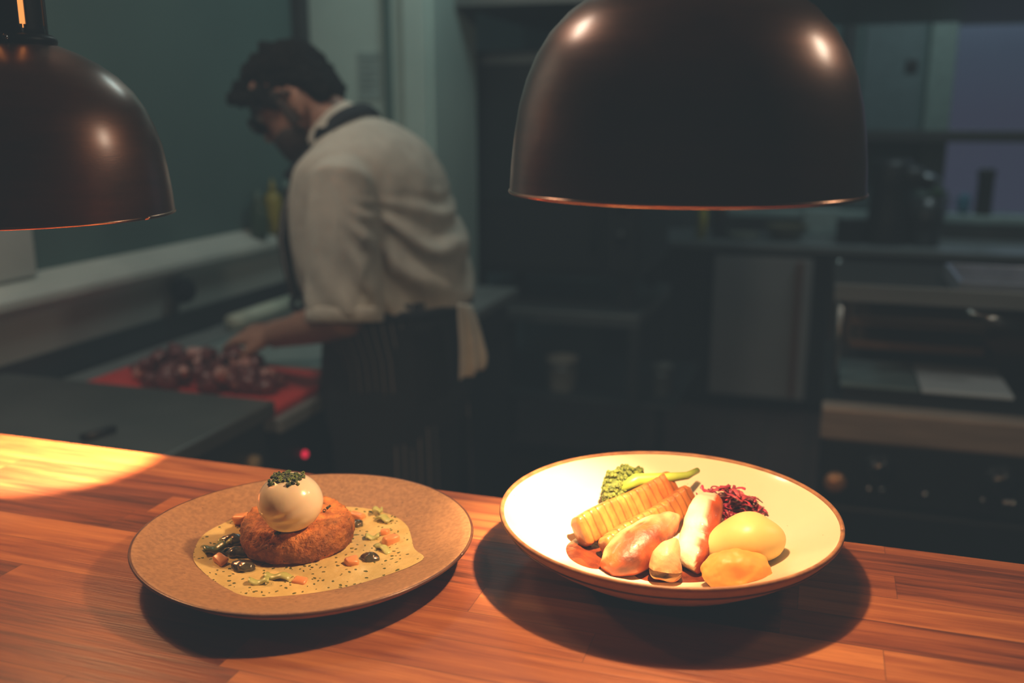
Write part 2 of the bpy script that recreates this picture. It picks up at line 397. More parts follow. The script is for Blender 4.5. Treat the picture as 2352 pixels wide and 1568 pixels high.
obj('rim', tube(rimp, .0013, 8), stone_rim, plate, label='dark brown glazed edge')
def hit(px, py, C, f, dz=0.0):
    """first point of the sight line at or below the dish surface (raised by dz)"""
    hi, lo = C.z+.10, C.z-.02
    for k in range(400):
        z = hi+(lo-hi)*k/399; p = atZ(px, py, z); r = math.hypot(p.x-C.x, p.y-C.y)
        if r < .137 and z <= C.z+f(r): return atZ(px, py, z+dz)
    return atZ(px, py, C.z+f(0)+dz)
# sauce pool
sauce_m = M('herb_cream_sauce', (.78, .62, .26), .22, c2=(.66, .50, .18), scale=60, bump=.8, bscale=170, speck=(230, .30, (.12, .13, .03)), coat=.3, bdist=.001)
sp = [(445, 1285), (450, 1250), (470, 1222), (510, 1200), (560, 1180), (640, 1165), (720, 1158), (790, 1160), (850, 1166), (905, 1182), (935, 1205), (945, 1232), (952, 1258), (974, 1278), (945, 1298), (880, 1322), (800, 1345), (720, 1360), (640, 1368), (570, 1370), (520, 1352), (478, 1322)]
so = [hit(x, y, PC, plate_in, .001) for x, y in sp]
def smooth_loop(P, n):
    out = []; m = len(P)
    for k in range(n):
        t = k*m/n; i = int(t); f = t-i; a, b, c, d = P[(i-1) % m], P[i], P[(i+1) % m], P[(i+2) % m]
        out.append(.5*((2*b)+(c-a)*f+(2*a-5*b+4*c-d)*f*f+(3*b-a-3*c+d)*f**3))
    return out
so = smooth_loop(so, 88); cen = sum(so, Vector())/len(so)
SR = []
for k in range(1, 15):
    s = k/14; ring = []
    for p in so:
        q = cen+(p-cen)*s; r = math.hypot(q.x-PC.x, q.y-PC.y)
        h = .0030*(1-s**6)
        q.z = PC.z+plate_in(r)+h+.0009*noise.noise(q*90)+.0006*noise.noise(q*240)*(1-s**4)
        if k == 14: q.z = PC.z+plate_in(r)+.0002
        ring.append(q)
    SR.append(ring)
obj('cream_sauce', rings(SR, True, False), sauce_m, label='pool of pale cream sauce flecked with green herbs under the fishcake', cat='sauce', origin=cen)
def zs(p): r = math.hypot(p.x-PC.x, p.y-PC.y); return PC.z+plate_in(r)+.003
# fishcake
crumb = M('golden_crumb', (.86, .35, .075), .65, c2=(.40, .115, .022), scale=75, contrast=(.34, .70), detail=8, bump=.9, bscale=330, vcol=True, speck=(230, .15, (.09, .07, .02)), bdist=.003)
FC = atZ(684, 1247, CT+.0105); FC.z = CT+.0095
fr, fh = .0470, .0285
fp = [(.002, 0), (fr*.86, 0), (fr*.96, .004), (fr, .010), (fr*1.0, .018), (fr*.965, .0245), (fr*.89, fh), (fr*.7, fh*1.0), (fr*.45, fh*.985), (fr*.2, fh*.97), (.002, fh*.97)]
fp = [(fp[i][0]+(fp[i+1][0]-fp[i][0])*k/4, fp[i][1]+(fp[i+1][1]-fp[i][1])*k/4) for i in range(len(fp)-1) for k in range(4)]+[fp[-1]]
FV, FF = lathe(fp, FC, 150, lambda a: 1+.02*math.sin(3*a+1)+.015*math.sin(5*a), ca=True, cb=True)
FV = [v+(v-FC).normalized()*(.0018*noise.noise(v*120)+.0014*noise.noise(v*330)+.0009*noise.noise(v*700)) for v in FV]
fc = []
for v in FV:
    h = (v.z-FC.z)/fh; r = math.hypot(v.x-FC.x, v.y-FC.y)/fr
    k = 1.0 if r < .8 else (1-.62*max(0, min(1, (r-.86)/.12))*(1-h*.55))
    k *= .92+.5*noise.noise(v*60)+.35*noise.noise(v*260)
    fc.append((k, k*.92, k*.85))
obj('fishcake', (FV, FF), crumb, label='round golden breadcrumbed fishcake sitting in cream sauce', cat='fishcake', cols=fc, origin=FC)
# poached egg
egg_m = M('poached_egg_white', (.86, .76, .60), .22, c2=(.80, .68, .50), scale=18, bump=.25, bscale=45, sss=.25, coat=.5)
EC = atZ(667, 1152, CT+.0095+fh+.0225); 
EV, EF = blob(EC, (.0268, .0262, .0242), 5)
def eggdef(v):
    d = v-EC
    low = max(0, -d.z/.024)
    s = 1+.10*max(0, d.z/.024)*0-.05*low
    d = Vector((d.x*s, d.y*s, d.z))
    # folded skirt of white toward the front
    front = max(0, -d.y/.026)
    k = noise.noise(Vector((d.x*60, d.y*40, d.z*180)))
    d += d.normalized()*(.0007*k*low*2.0*front)
    c = math.exp(-((d.z+.006-.35*d.x-12*d.x*d.x)/.0022)**2)*front*math.exp(-((d.x-.002)/.017)**2)
    d -= d.normalized()*.0020*c
    c = math.exp(-((d.z+.012-.1*d.x-9*d.x*d.x)/.0018)**2)*front*math.exp(-((d.x-.004)/.014)**2)
    d -= d.normalized()*.0022*c
    c2 = math.exp(-((d.z+.0165)/.003)**2)*front*math.exp(-((d.x-.006)/.014)**2)
    d += d.normalized()*.0026*c2
    return EC+d
EV = [eggdef(v) for v in EV]
for i, v in enumerate(EV):
    if v.z < FC.z+fh-.0012: EV[i].z = FC.z+fh-.0012+.0*(v.z)
obj('poached_egg', (EV, EF), egg_m, label='glossy white poached egg sitting on top of the fishcake', cat='egg', origin=EC)
# chopped chives on the egg
chive_m = [M('chive_green', (.055, .10, .018), .5), M('chive_dark_green', (.02, .035, .012), .5), M('chive_light_green', (.13, .20, .03), .5)]
protos = []
for k in range(3):
    ro, ri, L = .0016, .0010, .0032
    pr = [(ro, -L/2), (ro, L/2), (ri, L/2), (ri, -L/2), (ro, -L/2)]
    protos.append(lathe(pr, (0, 0, 0), 10, ca=False, cb=False))
first = {}
def scatter_chive(p, n, s, k, label, group):
    if k in first:
        o = first[k].copy(); COL.objects.link(o)
    else:
        o = obj('chive_ring', protos[k], chive_m[k]); first[k] = o
    q = n.to_track_quat('Z', 'Y'); a = random.uniform(0, 6.28)
    tilt = Matrix.Rotation(random.uniform(.7, 1.6), 3, 'X')
    o.rotation_euler = (q.to_matrix() @ Matrix.Rotation(a, 3, 'Z') @ tilt).to_euler()
    o.location = p; o.scale = (s, s, s)
    tag(o, label, 'chive', group)
for i in range(100):
    u = random.gauss(0, .40); v = random.gauss(-.14, .34)
    if abs(u) > .85 or abs(v) > .8: continue
    n = Vector((u*.75, v*.75-.05, 1)).normalized()
    p = EC+Vector((n.x*.0268, n.y*.0262, n.z*.0242))+n*.0008
    scatter_chive(p, n, random.uniform(.6, 1.05), random.choice([0, 0, 1, 1, 2]), 'chopped green chive sprinkled on top of the poached egg', 'chopped chives on the egg')
for px, py in [(700, 1238), (706, 1240), (640, 1222), (634, 1225), (745, 1172), (752, 1166), (757, 1162), (664, 1238), (610, 1228), (780, 1205)]:
    p = atZ(px, py, FC.z+fh+.0012)
    if math.hypot(p.x-FC.x, p.y-FC.y) < fr*.93:
        scatter_chive(p, Vector((0, 0, 1)), random.uniform(.6, .9), 1, 'dark fleck of chopped chive lying on the crumbed fishcake', 'chopped chives on the fishcake')
# vegetable dice in the sauce
carrot_m = M('cooked_carrot', (.80, .36, .13), .35, c2=(.72, .28, .10), scale=90, coat=.4, sss=.1)
leek_m = M('cooked_leek', (.42, .48, .13), .35, c2=(.56, .58, .24), scale=70, coat=.4)
leekd_m = M('leek_green_top', (.10, .15, .04), .3, c2=(.18, .25, .07), scale=70, coat=.4)
def chunk(name, px, py, size, mat, label, cat, group, rz=0, seed=0, lift=.0):
    p = hit(px, py, PC, plate_in, .003); p.z = zs(p)+size[2]*.12+lift
    g = box(-size[0]/2, size[0]/2, -size[1]/2, size[1]/2, -size[2]/2, size[2]/2, min(size)*.34, 3)
    g = xf(g, Matrix.Translation(p) @ Matrix.Rotation(rz, 4, 'Z') @ Matrix.Rotation(random.uniform(-.3, .3), 4, 'X') @ Matrix.Rotation(random.uniform(-.25, .25), 4, 'Y'))
    g = jitter(g, .0022, 130, seed)
    return obj(name, g, mat, label=label, cat=cat, group=group, origin=p)
CG, LG = 'carrot dice in the sauce', 'leek pieces in the sauce'
chunk('carrot_dice', 553, 1194, (.013, .011, .009), carrot_m, 'orange carrot dice at the edge of the sauce behind the fishcake, left of the egg', 'carrot', CG, .3, 1, .002)
chunk('carrot_dice', 897, 1243, (.014, .011, .009), carrot_m, 'orange carrot dice lying right of the fishcake, beside a long leek piece', 'carrot', CG, .8, 2)
chunk('carrot_dice', 885, 1222, (.008, .007, .006), carrot_m, 'small orange carrot dice just behind the large right hand one', 'carrot', CG, .1, 3)
chunk('carrot_dice', 506, 1290, (.012, .009, .006), carrot_m, 'orange carrot piece left of the fishcake beside the dark green leek', 'carrot', CG, -.4, 4)
chunk('carrot_dice', 808, 1293, (.011, .009, .007), carrot_m, 'reddish carrot dice near the front right of the fishcake', 'carrot', CG, .6, 5)
chunk('carrot_dice', 690, 1334, (.011, .007, .004), carrot_m, 'carrot sliver half sunk in the sauce in front of the fishcake', 'carrot', CG, .1, 6)
chunk('carrot_dice', 820, 1183, (.014, .008, .006), carrot_m, 'orange carrot piece behind the right rear of the fishcake', 'carrot', CG, -.2, 7)
def leek(px, py, L, W, rz, mat, label, seed):
    p = hit(px, py, PC, plate_in, .003); p.z = zs(p)+.0005
    V, F = [], []; n = 9; m_ = 6
    for i in range(n):
        for j in range(m_):
            x = (i/(n-1)-.5)*L; t = (j/(m_-1)-.5)*2.0
            V.append(Vector((x, math.sin(t)*W*.55, math.cos(t)*W*.45-W*.15+.0015*math.sin(i*.9+seed))))
    for i in range(n-1):
        for j in range(m_-1): F.append((i*m_+j, i*m_+j+1, (i+1)*m_+j+1, (i+1)*m_+j))
    g = xf((V, F), Matrix.Translation(p) @ Matrix.Rotation(rz, 4, 'Z'))
    o = obj('leek_piece', g, mat, label=label, cat='leek', group=LG, origin=p)
    m = o.modifiers.new('t', 'SOLIDIFY'); m.thickness = .0012; m.offset = -1
leek(492, 1262, .019, .014, .9, leekd_m, 'dark green leek piece standing up left of the fishcake', 1)
leek(520, 1246, .012, .009, .3, leek_m, 'pale green leek piece tucked behind the dark green one', 2)
leek(640, 1327, .022, .010, .1, leek_m, 'pale green leek strip in front of the fishcake', 3)
leek(880, 1262, .022, .008, -.6, leek_m, 'long pale leek strip right of the fishcake next to the carrot', 4)
leek(882, 1190, .016, .009, -.3, leek_m, 'green leek piece at the rear right edge of the sauce', 5)
leek(868, 1172, .009, .008, .5, leek_m, 'small yellow green leek piece poking up at the rear of the sauce', 6)
leek(855, 1236, .012, .009, .4, leek_m, 'short green leek piece against the right side of the fishcake', 7)
leek(596, 1338, .016, .009, .4, leek_m, 'pale leek strip at the front left of the sauce', 8)
muss_m = M('dark_mussel', (.03, .03, .022), .16, c2=(.10, .09, .05), scale=120, coat=.8, bump=.2, bscale=160)
for k, (px, py, s, lb) in enumerate([(533, 1243, .0105, 'glossy black mussel beside the rear left of the fishcake'), (541, 1273, .0105, 'glossy black mussel close to the left side of the fishcake'), (560, 1305, .010, 'brown mussel in front of the two black ones, left of the fishcake'), (850, 1284, .0085, 'olive mussel half sunk in the sauce right of the fishcake'), (818, 1203, .007, 'small dark mussel touching the rear right of the fishcake')]):
    p = hit(px, py, PC, plate_in, .003); p.z = zs(p)+.001
    obj('mussel', blob(p, (s, s*.7, s*.5), 4, .28, 130, oct_=2, seed=k), muss_m, label=lb, cat='mussel', group='mussels in the sauce', origin=p)

# ================================================================== BOWL WITH ROAST (right)
cream_m = M('cream_glaze', (.80, .72, .52), .20, c2=(.74, .65, .45), scale=9, speck=(120, .05, (.35, .26, .16)), coat=.3)
beige_m = M('beige_stoneware_outside', (.50, .37, .24), .5, c2=(.42, .30, .19), scale=80, bump=.15, bscale=200)
rimb_m = M('toasted_brown_rim', (.40, .20, .085), .45, c2=(.25, .11, .05), scale=90)
BC = Vector((-.106, .744, CT)); BR = .1372
def bowl_in(r): return .009+(.0425*max(0, (r-.045)/(BR-.045))**1.5 if r > .045 else 0)
bowl = empty('cream_bowl', BC, 'wide shallow cream bowl with brown rim holding roast meat and mash', 'bowl')
bi = [(.002, .009)]+[(r, bowl_in(r)) for r in (.03, .045, .055, .065, .075, .085, .095, .105, .115, .123, .130, .1352)]
bo = [(BR, .0523), (.1389, .0515), (.1391, .0497), (.1335, .0430), (.120, .0315), (.10, .0185), (.075, .0065), (.062, .003), (.058, 0), (.05, 0), (.048, .003), (.002, .003)]
obj('inside', lathe(bi+[(BR, .0523)], BC, 128, ca=True, cb=False), cream_m, bowl, label='glossy cream glazed inside')
obj('outside', lathe(bo, BC, 128, ca=False, cb=True), beige_m, bowl, label='matt beige outside with a dark line')
rb = [BC+Vector((.1376*math.cos(a), .1376*math.sin(a), .0517)) for a in (2*PI*j/128 for j in range(129))]
obj('rim', tube(rb, (.0019), 8), rimb_m, bowl, label='toasted brown rim')
ln = [BC+Vector((.1334*math.cos(a), .1334*math.sin(a), .0422)) for a in (2*PI*j/128 for j in range(129))]
obj('line', tube(ln, .0007, 6), stone_rim, bowl, label='thin dark line below the rim')
def hb(px, py, dz=0): return hit(px, py, BC, bowl_in, dz)
# gravy
gravy_m = M('dark_gravy', (.07, .014, .006), .24, c2=(.17, .036, .010), scale=70, coat=.15, bump=.3, bscale=150)
def pool(name, pts, mat, label, cat, h=.0022, seed=0):
    P = smooth_loop([hb(x, y) for x, y in pts], 56); c = sum(P, Vector())/len(P); R = []
    for k in range(1, 10):
        s = k/9; ring = []
        for p in P:
            q = c+(p-c)*s; q.z = BC.z+bowl_in(math.hypot(q.x-BC.x, q.y-BC.y))+(h*(1-s**4)+.0004*noise.noise(q*140+Vector((seed, 0, 0)))*(1-s**5)+.00015); ring.append(q)
        R.append(ring)
    return obj(name, rings(R, True, False), mat, label=label, cat=cat, group='gravy pools in the bowl', origin=c)
pool('gravy', [(1300, 1262), (1310, 1245), (1345, 1225), (1380, 1230), (1400, 1270), (1385, 1305), (1345, 1302), (1312, 1285)], gravy_m, 'shiny brown gravy pool at the end of the ribbed slab', 'gravy')
pool('gravy', [(1440, 1280), (1520, 1240), (1600, 1262), (1650, 1285), (1640, 1330), (1560, 1338), (1470, 1330)], gravy_m, 'dark red gravy pool between the meat and the orange purée', 'gravy', seed=3)

def loft(pts, seg=28, sup=2.0, up=Vector((0, 0, 1)), sub=6, prof=None):
    """pts: (point, half width, half height) along a piece of food; smoothly resampled."""
    P = [p for p, a, b in pts]; A = [(a, b) for p, a, b in pts]; n = len(P); path = []; rad = []
    def cr(a, b, c, d, f): return .5*((2*b)+(c-a)*f+(2*a-5*b+4*c-d)*f*f+(3*b-a-3*c+d)*f**3)
    for i in range(n-1):
        for k in range(sub):
            f = k/sub; q = [max(0, i-1), i, i+1, min(n-1, i+2)]
            path.append(cr(*[P[j] for j in q], f)); rad.append((cr(*[A[j][0] for j in q], f), cr(*[A[j][1] for j in q], f)))
    path.append(P[-1]); rad.append(A[-1])
    return tube(path, rad, seg, up, sup)
# ribbed slabs
slab_m = M('glazed_roast_slab', (.50, .195, .043), .38, c2=(.36, .12, .024), scale=60, coat=.12, vcol=True, bump=.25, bscale=200, sss=.05)
def ribbed(A, B, hw, hh, ribs, label, tilt=0.0, brown_end=True, taper=(1, 1)):
    d, s, u = frame(B-A)
    rot = Matrix.Rotation(tilt, 3, d); s = rot @ s; u = rot @ u
    R, C = [], []; n = ribs*10; seg = 40; tone = [random.uniform(.78, 1.12) for _ in range(ribs+2)]
    for i in range(n+1):
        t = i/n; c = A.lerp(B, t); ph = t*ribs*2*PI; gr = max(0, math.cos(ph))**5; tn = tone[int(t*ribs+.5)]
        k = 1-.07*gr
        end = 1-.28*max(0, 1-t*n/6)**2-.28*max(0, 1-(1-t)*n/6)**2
        tp = taper[0]+(taper[1]-taper[0])*t
        ring = []
        for j in range(seg):
            a = 2*PI*j/seg; ca, sa = math.cos(a), math.sin(a); e = 2/5.0
            x = math.copysign(abs(ca)**e, ca)*hw*k*end*tp; y = math.copysign(abs(sa)**e, sa)*hh*(1-.03*gr)*end*tp
            q = c+s*x+u*y+u*(.0012*math.sin(t*7)); q += Vector((1, 1, 1))*.0005*noise.noise(q*220)
            ring.append(q)
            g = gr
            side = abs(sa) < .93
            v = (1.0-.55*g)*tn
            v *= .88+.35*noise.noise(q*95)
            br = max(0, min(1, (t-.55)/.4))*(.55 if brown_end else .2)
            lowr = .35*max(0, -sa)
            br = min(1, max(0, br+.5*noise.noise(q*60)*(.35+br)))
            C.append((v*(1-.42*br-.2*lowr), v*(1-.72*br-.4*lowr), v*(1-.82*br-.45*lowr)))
        R.append(ring)
    g = rings(R); C += [(.5, .4, .35), (.35, .16, .1)]
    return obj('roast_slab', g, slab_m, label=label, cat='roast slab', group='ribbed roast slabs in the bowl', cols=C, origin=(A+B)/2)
A1 = atZ(1328, 1226, CT+.028); B1 = atZ(1545, 1112, CT+.040)
ribbed(A1, B1, .0075, .0135, 15, 'long golden ribbed roast slab lying across the back beside the broccoli', tilt=-.55, taper=(.98, .98))
A2 = hb(1392, 1268, .010); B2 = atZ(1586, 1140, CT+.0335)
ribbed(A2, B2, .0075, .0115, 14, 'golden ribbed roast slab tucked in front of the longer one', tilt=-.55, brown_end=False)
# meat
meat_m = M('roast_meat_skin', (.42, .115, .022), .5, c2=(.32, .075, .017), scale=48, contrast=(.35, .75), coat=.12, vcol=True, bump=.4, bscale=180, detail=6)
def inbowl(V): return [Vector((v.x, v.y, max(v.z, BC.z+bowl_in(math.hypot(v.x-BC.x, v.y-BC.y))+.0002))) for v in V]
def meat(name, pts, label, shade, cat='meat', sup=2.3, mat=None, seed=0, amp=.0012, up=Vector((0, 0, 1))):
    g = jitter(loft(pts, 32, sup, up), amp, 110, seed)
    c = sum((p for p, a, b in pts), Vector())/len(pts)
    g = (inbowl(g[0]), g[1]); cols = [shade(v, i) for i, v in enumerate(g[0])]
    return obj(name, g, mat or meat_m, label=label, cat=cat, cols=cols, origin=c)
def lateral(v, a, b):
    d = (b-a).normalized(); q = v-a; t = q.dot(d)/(b-a).length; q = q-d*q.dot(d); return q.x*.951+q.y*.309, t, q.z
MA = [(hb(1392, 1306, .006), .008, .006), (hb(1424, 1286, .012), .0175, .0125), (hb(1466, 1256, .017), .0195, .0165), (atZ(1510, 1219, CT+.034), .0145, .0130), (atZ(1543, 1194, CT+.040), .0075, .007), (atZ(1558, 1184, CT+.042), .002, .002)]
def brown(v, i):
    lat, t, up = lateral(v, MA[0][0], MA[-1][0])
    k = .92+.8*noise.noise(v*52)+.45*noise.noise(v*140); k = max(.5, min(1.25, k))
    for sx, sy, w in ((1483, 1226, .008), (1450, 1285, .009), (1525, 1240, .008), (1430, 1308, .007)):
        q = v-atZ(sx, sy, v.z); k *= 1-.72*math.exp(-(q.length/w)**2)
    pale_ = max(0, min(1, (-lat-.004-.004*noise.noise(v*90))/.004))*max(0, min(1, (up+.004)/.004))*.9
    tip = max(0, min(1, (t-.6)/.3))*max(0, min(1, (up+.002)/.006))
    a = max(pale_, tip*.7)
    return (k*(.85+.7*a), k*(.60+2.6*a), k*(.45+7*a))
meat('roast_breast_piece', MA, 'browned plump roast breast piece with dark seared patches, in front of the slabs', brown)
def fibre(v, i):
    k = .95+.4*noise.noise(Vector((v.x*60, v.y*60, v.z*400)))
    return (1.5*k, 3.0*k, 7.0*k) if v.z > CT+.0135+.006*noise.noise(v*150) else (1.5*k, 1.3*k, 1.2*k)
MB = [(hb(1528, 1322, .004), .0125, .004), (hb(1528, 1308, .010), .0135, .012), (hb(1532, 1280, .018), .0115, .013), (atZ(1546, 1252, CT+.034), .006, .007), (atZ(1552, 1240, CT+.036), .0015, .002)]
meat('roast_breast_slice', MB, 'small wedge of sliced roast meat showing pale grain, between the two larger pieces', fibre, seed=5)
def pale(v, i):
    r = ray(1600, 1220); side = v.x-(-.052)
    a_ = hb(1582, 1296, .012); b_ = atZ(1632, 1146, CT+.041); d_ = (b_-a_).normalized(); q = v-a_; q = q-d_*q.dot(d_); lat = q.x*.951+q.y*.309
    k = .95+.2*noise.noise(v*80)
    if lat > .0045: 
        b = .85+.6*noise.noise(v*120); return (.95*b, .62*b, .4*b)
    return (1.9*k, 5.8*k, 20*k)
MC = [(hb(1578, 1304, .005), .009, .005), (hb(1590, 1282, .011), .0130, .011), (hb(1602, 1245, .016), .0145, .0130), (atZ(1614, 1200, CT+.036), .0145, .0125), (atZ(1625, 1165, CT+.040), .0130, .0105), (atZ(1632, 1146, CT+.041), .008, .006)]
meat('roast_breast_slice', MC, 'long pale sliced breast with crisp browned skin edge, leaning beside the mash', pale, seed=8, sup=3.6)
# mash and purée
mash_m = M('smooth_mash', (.80, .62, .22), .38, c2=(.76, .60, .24), scale=14, sss=.15, bump=.08, bscale=60)
MM = [(hb(1606, 1280, .008), .004, .004), (hb(1632, 1268, .012), .0145, .011), (hb(1676, 1250, .017), .0225, .0175), (hb(1722, 1236, .019), .0250, .0205), (hb(1758, 1238, .015), .0205, .0165), (hb(1776, 1243, .010), .012, .011), (hb(1784, 1245, .008), .004, .005)]
g = loft(MM, 40, 2.2)
g = ([Vector((v.x, v.y, max(v.z, BC.z+bowl_in(math.hypot(v.x-BC.x, v.y-BC.y))-.001))) for v in g[0]], g[1])
obj('mashed_potato', g, mash_m, label='smooth pale yellow mound of mashed potato beside the red cabbage', cat='mash', origin=hb(1700, 1240))
puree_m = M('orange_puree', (.78, .39, .085), .5, c2=(.68, .29, .055), scale=40, bump=.2, bscale=90)
qc = hb(1693, 1313, .011)
g = blob(qc, (.0265, .019, .0175), 5, .12, 70, rot=Matrix.Rotation(.30, 3, 'Z'), seed=2, oct_=3)
V2 = []
dc = atZ(1698, 1322, qc.z+.006)
for v in g[0]:
    d = (v-dc).length; v = v-Vector((0, -.6, .8)).normalized()*.0065*math.exp(-(d/.0065)**2)
    V2.append(Vector((v.x, v.y, max(v.z, BC.z+bowl_in(math.hypot(v.x-BC.x, v.y-BC.y))-.001))))
obj('vegetable_puree', (V2, g[1]), puree_m, label='scoop of orange vegetable purée with a dimple at the front of the bowl', cat='purée', origin=qc)
# red cabbage
cab_m = M('braised_red_cabbage', (.42, .04, .075), .3, c2=(.24, .015, .05), scale=70, coat=.4, vcol=True)
V, F, C = [], [], []
cc = hb(1658, 1165, .006)
for i in range(230):
    a = random.uniform(0, 2*PI); rr = math.sqrt(random.random()); ex, ey = .036*rr*math.cos(a), .019*rr*math.sin(a)
    q = cc+Vector((ex*.96-ey*.1, ey+ex*-.1, 0)); q.z = BC.z+bowl_in(math.hypot(q.x-BC.x, q.y-BC.y))+.003+random.random()*.030*(1-rr**2)
    L = random.uniform(.008, .018); d = Vector((random.gauss(0, 1), random.gauss(0, .8), random.gauss(0, .45))).normalized(); bow = Vector((random.gauss(0, 1), random.gauss(0, 1), random.gauss(.5, 1))).normalized()*L*.25
    path = [q+d*L*(t-.5)+bow*(1-(2*t-1)**2) for t in (0, .25, .5, .75, 1)]
    w = random.uniform(.0012, .0024); gg = tube(path, [(w*.4, .0004), (w, .0006), (w, .0006), (w, .0006), (w*.3, .0004)], 6)
    n0 = len(V); V += gg[0]; F += [tuple(k+n0 for k in f) for f in gg[1]]; s = random.choice([.55, .8, 1, 1.2, 1.7]); C += [(s, s*random.uniform(.8, 1.6), s)]*len(gg[0])
obj('red_cabbage', (V, F), cab_m, label='heap of shredded purple red cabbage behind the mash', cat='cabbage', kind='stuff', cols=C, origin=cc)
# broccoli
broc_s = M('broccoli_stem', (.30, .40, .06), .4, c2=(.22, .32, .04), scale=60)
broc_f = M('broccoli_buds', (.05, .085, .012), .6, c2=(.16, .22, .03), scale=240, bump=1, bscale=500)
P0 = hb(1420, 1125, .012); P1 = hb(1462, 1103, .014); P2 = hb(1520, 1098, .012); P3 = hb(1578, 1092, .012); P4 = hb(1602, 1080, .008)
bro = empty('broccoli_floret', P1, 'tender green broccoli floret lying behind the ribbed slab', 'broccoli')
obj('stem', tube([P0, P1, P2, P3, P4], [.0045, .0065, .005, .0035, .0028], 14), broc_s, bro)
for k, (px, py, dz, rad) in enumerate([(1412, 1100, .030, .0105), (1436, 1088, .034, .0095), (1408, 1122, .020, .0105), (1428, 1112, .026, .0095), (1466, 1083, .036, .0055), (1404, 1140, .012, .009), (1425, 1135, .016, .008)]):
    c = hb(px, py, rad*.9+.003); gs = [blob(c, (rad*.8,)*3, 3, .2, 120)]
    for j in range(46):
        z = random.uniform(-1, 1); a = random.uniform(0, 2*PI); r = math.sqrt(1-z*z); n = Vector((r*math.cos(a), r*math.sin(a), z))
        gs.append(blob(c+n*rad*.85, (rad*random.uniform(.14, .26),)*3, 1))
    obj('bud_cluster', join(*gs), broc_f, bro)
    obj('branch', tube([c, P1.lerp(P0, .5), P1], [.003, .0035, .004], 8), broc_s, bro)

# ================================================================== LEFT WORK COUNTER
CF = -1.09
wc = empty('work_counter', (CF-.3, 2.5, 0), 'long stainless work counter along the wall where the chef is cutting meat', 'counter')
obj('worktop', join(box(-1.28, CF+.02, 3.08, 3.38, .885, .92, .006), box(LW+.035, CF+.02, 1.70, 3.09, .885, .92, .006)), steel_flat, wc, smooth=False)
obj('cabinet_body', join(box(LW+.05, CF-.02, 1.71, 3.09, .08, .885), box(-1.28, CF-.02, 3.08, 3.36, .08, .885)), steel_dark, wc, smooth=False)
for k, (y0, y1) in enumerate([(1.72, 2.26), (2.27, 2.80), (2.81, 3.35)]):
    d = obj('door', box(CF-.02, CF, y0+.01, y1-.01, .12, .74, .006), steel_dark, wc, smooth=False)
    obj('handle', box(CF, CF+.02, y0+.04, y0+.06, .45, .70, .004), black_metal, d, smooth=False)
pn = obj('control_panel', box(CF-.02, CF, 1.72, 2.26, .75, .875, .004), black_metal, wc, smooth=False)
q = atX(697, 1042, CF); obj('indicator_lamp', blob((CF+.004, q.y, q.z), (.006, .008, .008), 3), M('red_indicator', (.6, .02, .04), .3, emit=(1, .03, .08), estr=.9), pn, label='small glowing red lamp')
grey = empty('equipment_cabinet', (-1.42, 1.3, 0), 'dark grey steel topped cabinet between the wooden counter and the chopping board', 'cabinet')
obj('top_panel', box(LW+.035, -1.045, .86, 1.645, .945, .98, .006), steel_mid, grey, smooth=False)
obj('body', box(LW+.05, -1.07, .87, 1.635, 0, .945), steel_dark, grey, smooth=False)
q0, q1 = atZ(190, 1012, .981), atZ(262, 990, .981)
obj('handle', tube([q0+Vector((0, 0, .006)), q1+Vector((0, 0, .006))], [(.010, .006), (.010, .006)], 12, sup=3), black_plastic, grey, label='flat black handle on the top')
q = atX(612, 1040, -1.07); kn = obj('knob', lathe([(.001, .018), (.016, .018), (.018, .0), (.001, 0)], ([0, 0, 0]), 24), M('beige_knob', (.42, .36, .22), .5), grey, label='beige dial')
for v in kn.data.vertices: v.co += grey.location
kn.rotation_euler = (0, PI/2, 0); kn.location = Vector((-1.07, q.y-.06, q.z))-grey.location
# chopping board and diced meat
bd = obj('chopping_board', xf(box(-.27, .27, -.17, .17, .92, .94, .006), Matrix.Translation((-1.36, 1.845, 0)) @ Matrix.Rotation(.02, 4, 'Z')), M('red_board_plastic', (.72, .06, .055), .5, c2=(.62, .05, .045), scale=9), label='bright red plastic chopping board under the pile of diced meat', cat='chopping board', smooth=False, origin=(-1.36, 1.845, .92))
mm = [M('raw_meat_dark', (.10, .022, .025), .35, c2=(.19, .05, .05), scale=60), M('raw_meat_red', (.20, .05, .05), .35, c2=(.11, .025, .03), scale=50), M('raw_meat_pink', (.72, .46, .42), .35, c2=(.42, .16, .15), scale=50)]
cubes = []
for k in range(3):
    g = jitter(box(-.017, .017, -.015, .015, -.013, .013, .003, 1), .006, 70, k*5)
    cubes.append(g)
firstm = {}; mc = atZ(455, 866, .955)
for i in range(120):
    t = random.random(); a = random.uniform(0, 2*PI); r = math.sqrt(random.random())
    x = mc.x+.20*r*math.cos(a)+.02; y = mc.y+.085*r*math.sin(a); h = .072*(1-r*r)
    z = .945+.012+random.random()*h
    k = random.choice([0, 0, 0, 1, 1, 2])
    if k in firstm: o = firstm[k].copy(); COL.objects.link(o)
    else: o = obj('diced_meat', cubes[k], mm[k]); firstm[k] = o
    o.location = (x, y, z); o.rotation_euler = [random.uniform(0, 6) for _ in range(3)]; s = random.uniform(.6, 1.2); o.scale = (s, s, s)
    tag(o, ['dark red cube of raw meat in the pile on the red board', 'red cube of raw meat in the pile on the red board', 'pale pink fatty cube of raw meat in the pile on the red board'][k], 'meat', 'diced meat on the red board')
